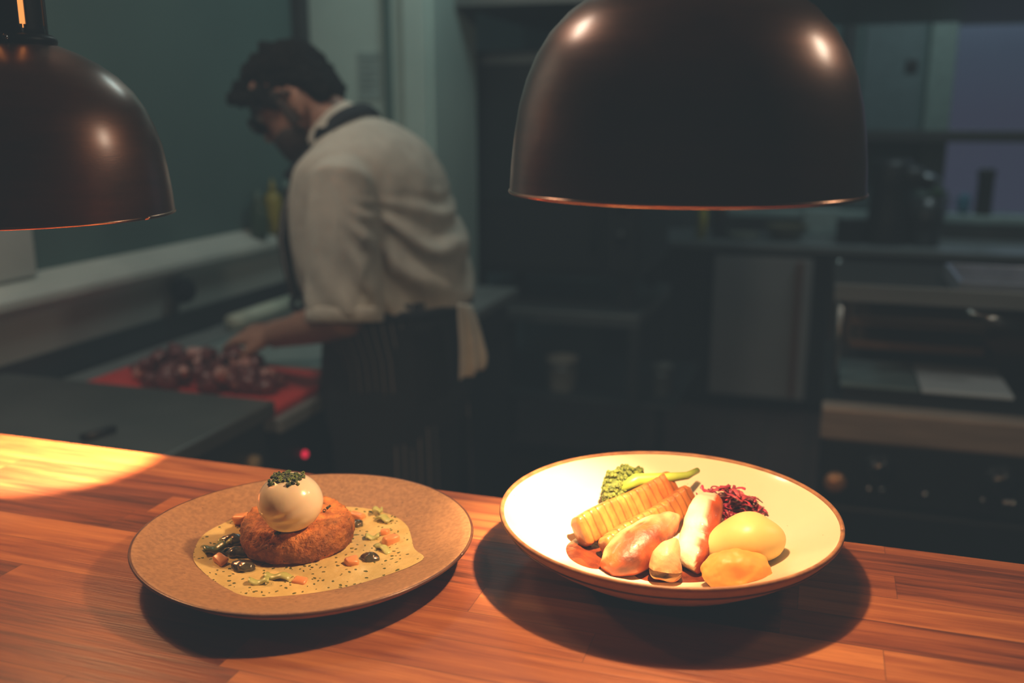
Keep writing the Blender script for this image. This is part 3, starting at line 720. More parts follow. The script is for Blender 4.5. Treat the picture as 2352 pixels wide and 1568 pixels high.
# things along the wall
a, b = atX(482, 752, LW+.10), atX(650, 702, LW+.10)
a, b = Vector((LW+.13, 2.40, .945)), Vector((LW+.13, 2.80, .945))
obj('cling_film_roll', tube([a+Vector((0, 0, .0)), b], .026, 24), M('pale_plastic_tube', (.62, .68, .56), .45), label='pale greenish white roll lying on the worktop behind the hands', cat='roll', origin=a)
bag = jitter(blob((LW+.13, 3.0, .955), (.075, .13, .040), 4, .3, 14, flat=.9215), .006, 25)
obj('folded_cloth', bag, M('pale_blue_cloth', (.28, .36, .37), .8), label='pale blue grey cloth bundle on the worktop beyond the white roll', cat='cloth', origin=(LW+.13, 3.0, .92))
tray = empty('worktop_sheen', (-1.30, 2.22, .92), 'shallow pale steel panel added for the worktop sheen under the forearm', 'tray')  # pale panel added for the lighter, reflecting stretch of worktop
obj('sheen_base', box(-1.60, -1.13, 2.06, 2.36, .9205, .926), M('sheen_steel', (.34, .42, .41), .4, .3), tray, smooth=False)
obj('sheen_edge', join(box(-1.61, -1.12, 2.05, 2.062, .9205, .934, .002), box(-1.61, -1.12, 2.358, 2.37, .9205, .934, .002), box(-1.61, -1.598, 2.05, 2.37, .9205, .934, .002), box(-1.132, -1.12, 2.05, 2.37, .9205, .934, .002)), M('sheen_edge_steel', (.30, .36, .36), .4, .4), tray, smooth=False)
q = atX(415, 668, LW+.05)
ut = empty('wall_hook', q, 'round black knob on a short stem fixed to the pale wall panel', 'hook')
obj('head', blob((LW+.06, q.y, q.z+.002), (.034, .037, .037), 4), M('matt_navy_black', (.008, .009, .014), .9, spec=.1), ut)
obj('stem', tube([(LW+.02, q.y, q.z-.07), (LW+.045, q.y, q.z-.01)], [.010, .010], 14), M('grey_stem', (.12, .13, .13), .6), ut)
# bottles on the ledge
q = Vector((LW+.045, 2.80, 1.165))
yb = empty('squeeze_bottle', q, 'yellow squeeze bottle standing on the white wall ledge behind the chef', 'bottle')
yel = M('mustard_plastic', (.34, .27, .03), .4)
obj('bottle_body', lathe([(.002, 0), (.028, 0), (.030, .01), (.030, .11), (.024, .128), (.012, .138), (.002, .138)], q, 28), yel, yb)
obj('nozzle', lathe([(.013, .136), (.012, .15), (.004, .178), (.001, .18)], q, 20), M('nozzle_plastic', (.30, .24, .03), .4), yb, label='pointed nozzle')
q = Vector((LW+.05, 2.70, 1.163))
obj('sauce_bottle', lathe([(.002, 0), (.026, 0), (.028, .01), (.028, .09), (.014, .12), (.012, .15), (.001, .152)], q, 28), M('dark_green_glass', (.05, .09, .06), .3), label='dark green bottle left of the yellow squeeze bottle on the ledge', cat='bottle', origin=q)
q = Vector((LW+.09, 2.97, 1.15))
tub = empty('plastic_tub', q, 'pale translucent round tub standing on the ledge by the chef', 'tub')
tm = M('frosted_plastic', (.34, .48, .46), .5)
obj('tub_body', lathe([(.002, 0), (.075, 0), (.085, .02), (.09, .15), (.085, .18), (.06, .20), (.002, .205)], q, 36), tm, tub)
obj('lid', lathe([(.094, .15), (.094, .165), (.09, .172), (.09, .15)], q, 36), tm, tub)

# ================================================================== OVEN, STAND
ov = empty('combi_oven', (-1.03, 3.6, .92), 'tall dark steel oven with black glass door behind the chef', 'oven')
obj('oven_body', box(-1.40, -.66, 3.62, 4.32, .93, 1.79, .01), steel_dark, ov, smooth=False)
d = obj('oven_door', box(-1.385, -.80, 3.59, 3.62, .96, 1.76, .008), black_metal, ov, smooth=False)
obj('door_glass', box(-1.33, -.86, 3.583, 3.592, 1.22, 1.73, .003), oven_glass, d, smooth=False)
obj('door_trim', box(-1.37, -.82, 3.58, 3.592, 1.735, 1.765, .003), steel_mid, d, smooth=False)
obj('door_handle', tube([(-.835, 3.57, 1.05), (-.835, 3.545, 1.10), (-.835, 3.545, 1.55), (-.835, 3.57, 1.60)], .012, 12), steel_dark, d)
obj('control_panel', box(-.79, -.67, 3.595, 3.62, .96, 1.76, .006), black_metal, ov, smooth=False)
for k in range(3):
    g = lathe([(.001, .02), (.022, .02), (.025, 0), (.001, 0)], (0, 0, 0), 20); g = xf(g, Matrix.Translation((-.73, 3.595, 1.1+.12*k)) @ Matrix.Rotation(PI/2, 4, 'X'))
    obj('knob', g, black_plastic, ov)
for x in (-1.34, -.72):
    for y in (3.68, 4.26): obj('foot', box(x-.025, x+.025, y-.025, y+.025, .80, .93), black_metal, ov, smooth=False)
hd = empty('extractor_hood', (-1.0, 3.6, 1.9), 'dark grey metal extractor hood above the oven', 'hood')
obj('canopy', rings([[Vector(p) for p in ((-1.28, 3.3, 1.92), (1.0, 3.3, 1.92), (1.0, 4.5, 1.92), (-1.28, 4.5, 1.92))], [Vector(p) for p in ((-1.28, 3.3, 2.1), (1.0, 3.3, 2.1), (1.0, 4.5, 2.1), (-1.28, 4.5, 2.1))], [Vector(p) for p in ((-1.2, 3.7, 2.5), (.6, 3.7, 2.5), (.6, 4.4, 2.5), (-1.2, 4.4, 2.5))]]), steel_mid, hd, smooth=False)
obj('duct', box(-.6, -.1, 3.8, 4.2, 2.49, 2.75), steel_mid, hd, smooth=False)
stn = empty('oven_stand', (-1.03, 3.95, 0), 'open steel stand carrying the oven with a white bucket on its shelf', 'stand')
obj('stand_top', box(-1.42, -.645, 3.56, 4.34, .75, .80, .004), steel_mid, stn, smooth=False)
obj('shelf', box(-1.40, -.50, 3.58, 4.30, .425, .445, .003), steel_dark, stn, smooth=False)
for x in (-1.40, -.665):
    for y in (3.58, 4.30): obj('leg', box(x-.02, x+.02, y-.02, y+.02, 0, .75), steel_dark, stn, smooth=False)
def bucket(c, r, h, mat, label):
    o = empty('bucket', c, label, 'bucket', 'containers on the oven stand shelf')
    obj('bucket_body', lathe([(.002, 0), (r*.86, 0), (r*.9, .005), (r, h-.012), (r*1.05, h-.01), (r*1.05, h), (r*.97, h), (r*.86, .012), (.002, .01)], c, 40), mat, o)
    obj('bucket_handle', tube([c+Vector((r*1.06*math.cos(a), -r*1.06*math.sin(a), h-.02-.25*r*math.sin(a))) for a in (PI*k/12 for k in range(13))], .003, 6), steel, o)
    return o
q = atY(1290, 915, 3.70)
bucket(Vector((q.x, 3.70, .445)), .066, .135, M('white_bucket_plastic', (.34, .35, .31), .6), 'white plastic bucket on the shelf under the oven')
q = atY(1480, 925, 3.70)
bucket(Vector((-.575, 3.74, .445)), .045, .125, M('grey_bucket_plastic', (.10, .11, .10), .6), 'dim grey container at the end of the shelf under the oven')

# ================================================================== BACK COUNTER (right, far)
bc = empty('back_counter', (0, 5.4, 0), 'far dark counter running under the window with clutter on top', 'counter')
obj('worktop', box(-1.0, 2.6, 5.08, BW-.035, .865, .90, .004), steel_flat, bc, smooth=False)
obj('upstand', box(-1.0, 2.6, BW-.06, BW-.035, .90, .985), steel_mid, bc, smooth=False)
obj('plinth', box(-.95, 2.5, 5.2, 5.7, 0, .06), black_metal, bc, smooth=False)
obj('cupboard_body', join(box(-.95, -.56, 5.13, 5.7, .06, .865), box(.02, 2.5, 5.13, 5.7, .06, .865)), M('dark_cupboard', (.03, .034, .035), .6), bc, smooth=False)
fr_ = empty('undercounter_fridge', (-.27, 5.4, .06), 'stainless steel undercounter fridge with plain grey door below the far counter', 'fridge')
obj('fridge_body', box(-.55, .01, 5.13, 5.68, .06, .862), steel_dark, fr_, smooth=False)
d = obj('fridge_door', box(-.535, -.035, 5.085, 5.128, .08, .835, .008), M('fridge_steel', (.52, .55, .56), .45, .35, c2=(.46, .49, .50), scale=4), fr_, smooth=False)
obj('door_warm_reflection', box(-.115, -.085, 5.065, 5.086, .10, .82, .004), M('warm_reflection_tint', (.34, .16, .10), .5, .5), d, smooth=False)  # warm reflection on the door, painted as a brown-orange strip
# clutter on the far counter
def bottle(c, r, h, mat, label, cap, name='bottle', cat='bottle'):
    o = empty(name, c, label, cat)
    obj('bottle_body', lathe([(.002, 0), (r, 0), (r, h*.68), (r*.55, h*.8), (r*.4, h*.84), (r*.4, h*.86), (.002, h*.86)], c, 28), mat, o)
    obj('bottle_cap', lathe([(r*.45, h*.85), (r*.45, h*.95), (r*.2, h), (.001, h)], c, 20), cap, o)
    return o
q = atY(1610, 548, 5.25)
bottle(Vector((q.x, 5.25, .90)), .028, .21, M('yellow_oil_bottle', (.62, .52, .05), .4), 'yellow bottle on the far counter under the big lamp', M('yellow_cap', (.42, .30, .05), .4))
q = atY(1652, 548, 5.30)
bottle(Vector((q.x, 5.30, .90)), .042, .22, M('brown_bottle', (.025, .02, .018), .35), 'dark brown bottle right of the yellow bottle', black_plastic)
pm = M('pale_crockery', (.30, .30, .22), .4)
def plate_stack(c, n, r, mat, label, group):
    for k in range(n):
        z = .006*k
        obj('plate', lathe([(.002, z), (r*.6, z), (r, z+.010), (r, z+.013), (r*.6, z+.005), (.002, z+.005)], c, 32), mat, label=label, cat='plate', group=group, origin=c+Vector((0, 0, z)))
plate_stack(Vector((atY(1705, 548, 5.3).x, 5.30, .90)), 4, .085, pm, 'small pale plate in the low stack on the far counter', 'plates stacked on the far counter')
q = Vector((atY(1805, 545, 5.34).x, 5.34, .90))
bw_ = obj('mixing_bowl', lathe([(.002, 0), (.05, 0), (.09, .03), (.115, .075), (.118, .078), (.105, .072), (.05, .008), (.002, .006)], q, 40), M('olive_bowl', (.16, .14, .07), .5), label='olive brown bowl beside the pale plates on the far counter', cat='bowl', origin=q)
q = Vector((atY(1885, 520, 5.6).x, 5.62, .90))
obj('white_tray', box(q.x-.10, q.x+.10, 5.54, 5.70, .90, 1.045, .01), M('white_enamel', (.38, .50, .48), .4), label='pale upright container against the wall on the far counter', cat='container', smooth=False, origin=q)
q = Vector((atY(2035, 545, 5.32).x, 5.32, .90))
mx = empty('stand_mixer', q, 'bulky black food mixer with shiny lid on the far counter', 'mixer')
obj('mixer_body', lathe([(.002, 0), (.12, 0), (.125, .02), (.10, .15), (.095, .30), (.11, .40), (.09, .43), (.002, .435)], q, 40), black_plastic, mx)
obj('mixer_arm', tube([q+Vector((.02, -.02, .36)), q+Vector((.12, -.02, .345)), q+Vector((.20, -.02, .31))], [(.07, .06), (.07, .055), (.05, .04)], 20, sup=2.6), black_plastic, mx)
obj('mixer_lid', blob(q+Vector((.175, -.05, .345)), (.055, .05, .022), 4, rot=Matrix.Rotation(.35, 3, 'Y')), steel, mx, label='shiny steel lid')
obj('mixing_jar', lathe([(.002, 0), (.07, 0), (.085, .12), (.09, .24), (.086, .24), (.07, .02), (.002, .01)], q+Vector((.18, -.03, 0)), 32), M('smoked_plastic', (.03, .032, .033), .3), mx)
q = Vector((atY(1955, 560, 5.3).x, 5.30, .90))
obj('cooking_pot', lathe([(.002, 0), (.075, 0), (.08, .01), (.08, .11), (.084, .115), (.084, .12), (.076, .12), (.074, .015), (.002, .01)], q, 40), black_metal, label='low black pot left of the food mixer', cat='pot', origin=q)
q = Vector((atY(2257, 485, BW-.07).x, BW-.075, 1.031))
obj('pepper_mill', lathe([(.002, 0), (.040, 0), (.042, .01), (.041, .20), (.046, .205), (.046, .235), (.03, .245), (.002, .247)], q, 32), black_plastic, label='tall black canister standing on the window sill', cat='canister', origin=q)
q = Vector((atY(2212, 485, BW-.1).x, BW-.08, 1.031))
obj('blue_bag', jitter(blob(q+Vector((0, 0, .055)), (.035, .03, .058), 4, .25, 20, flat=q.z), .006, 40), M('blue_plastic_bag', (.05, .22, .33), .4), label='crumpled blue bag on the sill beside the black canister', cat='bag', origin=q)
q = Vector((atY(2155, 490, BW-.1).x, BW-.075, 1.031))
hp = empty('herb_pot', q, 'dark pot of green herbs on the sill left of the blue bag', 'potted herb')
obj('pot', lathe([(.002, 0), (.045, 0), (.055, .08), (.058, .085), (.05, .085), (.002, .075)], q, 28), M('dark_pot', (.04, .035, .04), .6), hp)
lv = []
for k in range(40):
    a = random.uniform(0, 6.28); r = random.random()*.055
    lv.append(blob(q+Vector((r*math.cos(a), r*math.sin(a), .095+random.random()*.03)), (.014, .012, .005), 1, rot=Matrix.Rotation(random.uniform(-.8, .8), 3, 'X')))
obj('leaves', join(*lv), M('herb_leaf', (.06, .14, .04), .6), hp)
rl = empty('wall_shelf', (.9, BW-.15, 1.43), 'dark brown shelf bar crossing the wall and the window', 'shelf')
obj('board', box(.13, 2.2, BW-.2, BW-.02, 1.412, 1.47, .004), brown_rail, rl, smooth=False)
obj('bracket', join(box(.18, .20, BW-.18, BW, 1.33, 1.415)), black_metal, rl, smooth=False)
sk = obj('wall_socket', box(.36, .42, BW-.035, BW-.015, 1.78, 1.84, .004), black_plastic, label='small dark fitting on the teal board left of the window', cat='socket', smooth=False, origin=(.39, BW-.02, 1.81))
nt_ = empty('pinned_notice', (-1.515, PIER-.003, 1.69), 'pale paper notice pinned to the white pier behind the chef', 'notice')
obj('paper', box(-1.565, -1.475, PIER-.004, PIER-.001, 1.60, 1.76), M('notice_paper', (.36, .47, .46), .8), nt_, smooth=False)
obj('printed_lines', join(*[box(-1.555, -1.485-.02*(k % 2), PIER-.0055, PIER-.004, 1.735-.02*k, 1.742-.02*k) for k in range(6)]), M('notice_ink', (.26, .34, .34), .8), nt_, smooth=False)

# ================================================================== RANGE COOKER (right, near)
rg = empty('range_cooker', (.6, 2.5, 0), 'black range cooker with grey-brown steel front rail, nearest on the kitchen side', 'cooker')
RF = 2.16
obj('oven_body', box(.035, 1.25, RF+.02, 2.85, .08, .85), black_metal, rg, smooth=False)
warm_steel = M('grey_brown_steel', (.42, .34, .29), .5, .35, c2=(.32, .26, .22), scale=6, stretch=(1, 1, 8))  # grey-brown steel tone with slight random streaks
obj('front_rail', box(.025, 1.26, RF, RF+.06, .84, .918, .008), warm_steel, rg, smooth=False)
obj('hob_top', box(.03, 1.255, RF+.04, 2.85, .895, .915, .004), steel_dark, rg, smooth=False)
obj('front_panel', box(.035, 1.25, RF+.005, RF+.025, .70, .84, .003), black_metal, rg, smooth=False)
obj('oven_door', box(.05, 1.22, RF-.005, RF+.02, .15, .69, .008), black_metal, rg, smooth=False)
for x in (.155, .40, .65, .90):
    k = obj('knob', xf(lathe([(.001, .034), (.024, .034), (.027, .028), (.028, .008), (.036, .006), (.036, 0), (.001, 0)], (0, 0, 0), 32), Matrix.Translation((x, RF+.005, .785)) @ Matrix.Rotation(PI/2, 4, 'X')), M('knob_black', (.05, .055, .06), .16, .7, spec=.9) if x == .155 else MATS['knob_black'], rg)
    obj('pointer', xf(box(-.004, .004, -.022, .022, .030, .040, .002), Matrix.Translation((x, RF+.005, .785)) @ Matrix.Rotation(PI/2, 4, 'X')), chrome, k, smooth=False)
for x in (.14, .165, .255, .372, .415, .428):
    obj('gas_button', blob((x, RF+.002, .735+(x-.1)*.01), (.007, .008, .007), 3), chrome, rg)
obj('door_handle', tube([(.08, RF-.045, .60), (1.18, RF-.045, .60)], .011, 14), black_metal, rg)
for x in (.12, 1.14): obj('handle_post', tube([(x, RF-.045, .60), (x, RF, .60)], .008, 10), black_metal, rg)
obj('warm_glint_dome', blob((.066, RF, .742), (.024, .018, .024), 4), M('glint_copper', (.62, .30, .13), .34, .5), rg, label='copper coloured dome added for a warm glint')  # orange dome added to stand for a blurred warm glint
# gantry shelf
for x, y in ((.052, 2.30), (1.22, 2.30), (.052, 2.80), (1.22, 2.80)):
    obj('post', tube([(x, y, .912), (x, y, 1.16)], .008, 12), steel, rg)
gs_ = obj('gantry_shelf', box(.035, 1.24, 2.29, 2.84, 1.142, 1.150), M('dark_shelf_steel', (.03, .033, .034), .7), rg, smooth=False)  # plain dark steel tone
obj('shelf_lip', box(.035, 1.24, 2.283, 2.292, 1.135, 1.176, .003), M('shelf_steel', (.40, .43, .44), .4, .5, c2=(.28, .31, .32), scale=2.2), gs_, smooth=False)
obj('back_panel', box(.04, 1.24, 2.83, 2.84, .915, 1.145), M('steel_warm_reflection', (.34, .20, .12), .42, .7, c2=(.16, .10, .07), scale=8), rg, smooth=False)  # warm reflection in the stainless back, painted as brown tones
wr = empty('wire_rack', (.3, 2.55, 1.07), 'fine wire rack hung beneath the gantry shelf of the cooker', 'rack')
gs = [tube([(.085, 2.36, 1.088), (.60, 2.36, 1.088)], .004, 6), tube([(.085, 2.78, 1.088), (.60, 2.78, 1.088)], .004, 6)]
for k in range(30):
    x = .09+.0172*k; gs.append(tube([(x, 2.35, 1.085), (x, 2.79, 1.085)], .0026, 6))
obj('grid', join(*gs), warm_steel, wr)
for x in (.085, .60):
    for y in (2.36, 2.78): obj('hanger', tube([(x, y, 1.085), (x, y, 1.144)], .003, 6), steel, wr)
for k, z in enumerate((.965, 1.025)):
    obj('oven_tray', join(box(.09, .40, 2.56, 2.82, z, z+.004), box(.09, .40, 2.555, 2.565, z, z+.022, .002), box(.085, .095, 2.56, 2.82, z, z+.022, .002), box(.395, .405, 2.56, 2.82, z, z+.022, .002)), M('baked_tray_%d' % k, (.30, .17, .10), .45, .7), label=['browned baking tray, lower of two at the back of the cooker', 'browned baking tray, upper of two at the back of the cooker'][k], cat='tray', group='baking trays on the cooker', smooth=False, origin=(.25, 2.7, z))
st = empty('griddle_plate', (.25, 2.39, .915), 'flat steel griddle plate on the cooker top, bright light painted into its right half', 'griddle')
obj('plate_top', box(.062, .232, 2.255, 2.50, .94, .95, .003), M('plate_dim_half', (.16, .24, .26), .35, .2, c2=(.12, .19, .21), scale=6), st, smooth=False)
obj('plate_top', box(.236, .425, 2.255, 2.50, .94, .95, .003), M('plate_lit_half', (.62, .74, .86), .3, .1, c2=(.55, .67, .78), scale=3), st, smooth=False, label='right half of the plate, its bright sheen put into the colour')  # one steel plate in two colours: dim left, painted bright light right
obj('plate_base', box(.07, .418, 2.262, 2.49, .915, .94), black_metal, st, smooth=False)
q = Vector((.36, 2.40, 1.151))
tr = empty('steel_pan', q, 'shallow steel pan standing on the gantry shelf above the cooker', 'pan')
obj('pan_body', join(box(.30, .62, 2.32, 2.60, 1.151, 1.156), box(.297, .307, 2.32, 2.60, 1.151, 1.188, .002), box(.297, .62, 2.315, 2.325, 1.151, 1.188, .002), box(.297, .62, 2.595, 2.605, 1.151, 1.188, .002)), M('pan_steel', (.55, .6, .72), .3, .7), tr, smooth=False)
tg = empty('kitchen_tongs', (.34, 2.27, 1.12), 'steel tongs hanging from the front of the gantry shelf', 'tongs')
for s in (0, 1):
    obj('tong_arm', tube([(.315, 2.275, 1.128+.004*s), (.36, 2.268, 1.122-.004*s), (.42, 2.272, 1.108-.010*s)], [(.008, .003), (.007, .003), (.009, .004)], 10), chrome, tg)

# ================================================================== CHEF
CX, CY = -.94, 2.0
chef = empty('person', (CX, CY, 0), 'dark haired person in white shirt and striped apron bending over to cut meat', 'person')
skin = M('skin', (.46, .25, .18), .55, c2=(.40, .20, .145), scale=25, sss=.05)
shirt_m = M('white_chef_cotton', (.70, .66, .58), .85, c2=(.62, .58, .51), scale=30, bump=.3, bscale=22, bdist=.01)
hair_m = M('dark_brown_hair', (.006, .006, .006), .95, spec=.15, c2=(.012, .010, .009), scale=60, bump=.6, bscale=120, bdist=.004)
beard_m = M('short_dark_beard', (.035, .024, .02), .8, c2=(.07, .045, .036), scale=90, bump=.5, bscale=200)
apron_m = stripes('pinstripe_apron'); strap_m = M('navy_strap', (.008, .012, .02), .8); trouser_m = M('black_trousers', (.012, .013, .016), .9)
HC = Vector((-1.175, CY, 1.588)); th = math.radians(38)
hf = Vector((-math.cos(th), 0, -math.sin(th))); hu = Vector((-math.sin(th), 0, math.cos(th))); hs = Vector((0, -1, 0))
def H(f, s, u): return HC+hf*f+hs*s+hu*u
def hring(u, fr_, bk, w, n=28, sup=2.2): return ellring(H((fr_+bk)/2, 0, u), hf*((fr_-bk)/2), hs*w, n, sup)
head = rings([hring(*r) for r in [(-.118, .075, .045, .018), (-.112, .088, .02, .034), (-.095, .094, -.01, .047), (-.07, .093, -.045, .058), (-.04, .091, -.075, .066), (-.005, .088, -.09, .071), (.03, .092, -.097, .075), (.06, .090, -.098, .076), (.09, .074, -.088, .068), (.113, .045, -.06, .048), (.126, .01, -.03, .02)]])
nose = tube([H(.086, 0, .022), H(.100, 0, -.005), H(.113, 0, -.028), H(.100, 0, -.040), H(.084, 0, -.044)], [(.008, .008), (.010, .010), (.0135, .012), (.0135, .010), (.009, .006)], 14, up=hf)
brow = tube([H(.080, -.05, .022), H(.093, -.025, .026), H(.094, .0, .024), H(.093, .025, .026), H(.080, .05, .022)], .008, 10, up=hu)
lips = tube([H(.080, -.022, -.066), H(.094, 0, -.064), H(.080, .022, -.066)], [.004, .008, .004], 10, up=hu)
lips2 = tube([H(.078, -.020, -.075), H(.091, 0, -.076), H(.078, .020, -.075)], [.004, .008, .004], 10, up=hu)
def ear(sg):
    c = H(-.034, sg*.071, -.038); g = blob((0, 0, 0), (.019, .009, .032), 3)
    mtx = Matrix((hf, hs, hu)).transposed(); r = Matrix.Rotation(-.25*1, 3, 'Y')
    lobe = blob(c+hu*-.026+hf*.006, (.009, .007, .010), 2)
    return join(([c+mtx @ (r @ v) for v in g[0]], g[1]), lobe)
neck = tube([(-1.02, CY, 1.46), (-1.06, CY, 1.515), (-1.105, CY, 1.555), (-1.13, CY, 1.60)], [.072, .058, .056, .058], 20, up=Vector((0, 1, 0)))
torso = rings([ellring(((f[0]+b[0])/2, CY, (f[1]+b[1])/2), Vector((f[0]-b[0], 0, f[1]-b[1]))*.46, Vector((0, w*.93, 0)), 28, 2.3) for f, b, w in [((-1.08, .93), (-.80, .93), .15), ((-1.09, 1.0), (-.79, 1.0), .165), ((-1.09, 1.10), (-.80, 1.10), .16), ((-1.12, 1.22), (-.81, 1.22), .16), ((-1.13, 1.33), (-.83, 1.36), .17), ((-1.12, 1.40), (-.86, 1.44), .18), ((-1.10, 1.44), (-.92, 1.50), .14), ((-1.08, 1.46), (-.99, 1.535), .08)]])
S_L, E_L, W_L = Vector((-.965, 1.822, 1.415)), Vector((-.945, 1.768, 1.135)), None
W_L = atY(628, 771, 1.88)
S_R, E_R, W_R = Vector((-.985, 2.185, 1.425)), Vector((-.97, 2.21, 1.14)), Vector((-1.235, 2.06, 1.045))
def arm(S, E, W): return join(tube([S, S.lerp(E, .5), E], [.056, .050, .044], 18, up=Vector((1, 0, 0))), tube([E.lerp(S, .06), E, E.lerp(W, .3), E.lerp(W, .7), W], [.042, .044, .044, .035, .028], 18, up=Vector((0, 1, 0))))
def hand(W, d, up_, side):
    """palm, four curled fingers and a thumb leaving the side of the palm; back of the hand faces up_."""
    d = Vector(d).normalized(); s = d.cross(Vector(up_)).normalized()*side; n = s.cross(d).normalized()
    if n.dot(Vector(up_)) < 0: n = -n
    def L(a, b, c): return W+d*a+s*b+n*c
    G = [tube([L(-.02, 0, 0), L(.01, 0, 0), L(.045, 0, .004), L(.085, 0, .004)], [(.026, .021), (.030, .018), (.040, .017), (.041, .013)], 18, up=n, sup=2.5)]
    for k, (b, ln, cu) in enumerate([(-.030, .074, .42), (-.010, .084, .46), (.011, .078, .52), (.030, .062, .62)]):
        p = L(.078, b, .003); G.append(None); pts = [L(.06, b*.9, .002), p]; a = cu*.5
        for q in (.45, .32, .23):
            p = p+(d*math.cos(a)-n*math.sin(a)+s*b*1.2)*ln*q; pts.append(p); a += cu*.9
        G[-1] = tube(pts, [.010, .0100, .0090, .0082, .0068], 12, up=s)
    pts = [L(.018, -.024, -.004), L(.042, -.046, -.012), L(.068, -.054, -.024), L(.090, -.048, -.036)]
    G.append(tube(pts, [.014, .0125, .0105, .0085], 12, up=n))
    return join(*[g for g in G if g])
handL = hand(W_L, (-.975, .14, -.10), (-.05, -.35, .93), 1)
handR = hand(W_R, (-.90, -.30, -.28), (0, .3, .95), -1)
legs = join(*[tube([(-.93, CY+s*.095, .97), (-.945, CY+s*.10, .75), (-.93, CY+s*.10, .50), (-.925, CY+s*.10, .30), (-.90, CY+s*.10, .08)], [.092, .082, .060, .056, .042], 20, up=Vector((1, 0, 0))) for s in (-1, 1)])
feet = join(*[tube([(-.86, CY+s*.10, .055), (-.93, CY+s*.10, .055), (-1.05, CY+s*.105, .045), (-1.10, CY+s*.105, .04)], [.036, .04, .042, .025], 14) for s in (-1, 1)])
body_g = fuse(join(head, nose, brow, lips, lips2, ear(1), ear(-1), neck, torso, arm(S_L, E_L, W_L), arm(S_R, E_R, W_R), handL, handR, legs, feet), .0048, 4)
obj('body', body_g, skin, chef)
# eyes, glasses, beard, hair
eye_m = M('eye_white', (.6, .58, .55), .3); 
for s in (-1, 1):
    e = obj('eye', blob(H(.079, s*.031, .004), (.0125,)*3, 3), eye_m, chef)
    obj('iris', blob(H(.0895, s*.031, .000), (.0035, .0045, .0045), 2), black_plastic, e)
gl = obj('glasses', join(*[tube([H(.103+.004*math.cos(a)*0, s*.034+.027*math.cos(a), -.001+.021*math.sin(a)) for a in (2*PI*k/24 for k in range(25))], .0033, 8, up=hf) for s in (-1, 1)], tube([H(.104, -.008, .004), H(.107, 0, .007), H(.104, .008, .004)], .003, 8, up=hf), *[tube([H(.102, s*.060, .008), H(.06, s*.076, .008), H(-.015, s*.079, .0), H(-.035, s*.077, -.015)], [(.0035, .005)]*4, 8, up=hu) for s in (-1, 1)]), black_plastic, chef, label='black framed glasses')
for s in (-1, 1): obj('lens', rings([ellring(H(.1025, s*.034, -.001), hs*.025, hu*.019, 20), ellring(H(.1035, s*.034, -.001), hs*.025, hu*.019, 20)]), M('lens_tint', (.02, .022, .025), .1, spec=.6) if s < 0 else MATS['lens_tint'], gl)
bd_ = [hring(u, f, b, w) for u, f, b, w in [(-.128, .075, .035, .02), (-.120, .094, .012, .040), (-.100, .101, -.012, .054), (-.076, .101, -.02, .0635), (-.056, .098, .005, .0655)]]
sb = [tube([H(.0, s*.064, -.07), H(.0, s*.0715, -.03), H(.002, s*.0745, .02)], [(.013, .014), (.011, .010), (.010, .006)], 10, up=hs) for s in (-1, 1)]
mous = tube([H(.082, -.034, -.066), H(.098, -.014, -.053), H(.100, 0, -.051), H(.098, .014, -.053), H(.082, .034, -.066)], [.005, .007, .007, .007, .005], 10, up=hu)
obj('beard', fuse(join(rings(bd_), mous, *sb), .004, 3), beard_m, chef)
hg = [rings([hring(u, f, b, w) for u, f, b, w in [(-.075, -.045, -.085, .040), (-.055, -.050, -.099, .062), (-.02, -.052, -.106, .0735), (.0, -.02, -.108, .0765), (.02, .045, -.108, .079), (.05, .055, -.109, .082), (.075, .088, -.106, .082), (.092, .088, -.092, .076), (.108, .070, -.072, .060), (.119, .035, -.035, .034)]])]
for k in range(90):
    a = random.uniform(-2.2, 2.2); u = random.uniform(.055, .104); r = .088*math.sqrt(max(.05, 1-(u/.15)**2))
    p = H(r*math.cos(a)*1.08-.01, r*.85*math.sin(a), u+random.uniform(-.004, .006)); hg.append(blob(p, (random.uniform(.010, .017),)*3, 2))
for k in range(26):
    p = H(random.uniform(.07, .103), random.uniform(-.055, .06), random.uniform(.058, .098)); hg.append(blob(p, (random.uniform(.012, .019),)*3, 2))
for k in range(30):
    p = H(random.uniform(-.098, -.06), random.uniform(-.06, .06), random.uniform(-.06, .08)); hg.append(blob(p, (random.uniform(.010, .016),)*3, 2))
for s in (-1, 1): hg.append(tube([H(.032, s*.071, .05), H(.026, s*.0755, .015), H(.014, s*.0755, -.02)], [(.020, .010), (.015, .009), (.010, .007)], 10, up=hs))
for s_ in (-1, 1):
    for k in range(16): hg.append(blob(H(random.uniform(.005, .070), s_*random.uniform(.066, .074), random.uniform(.012, .05)), (random.uniform(.009, .013),)*3, 2))
hgm = fuse(join(*hg), .0055, 2); hgm = jitter(jitter(hgm, .005, 70, 3), .004, 190, 5)
obj('hair', hgm, hair_m, chef)
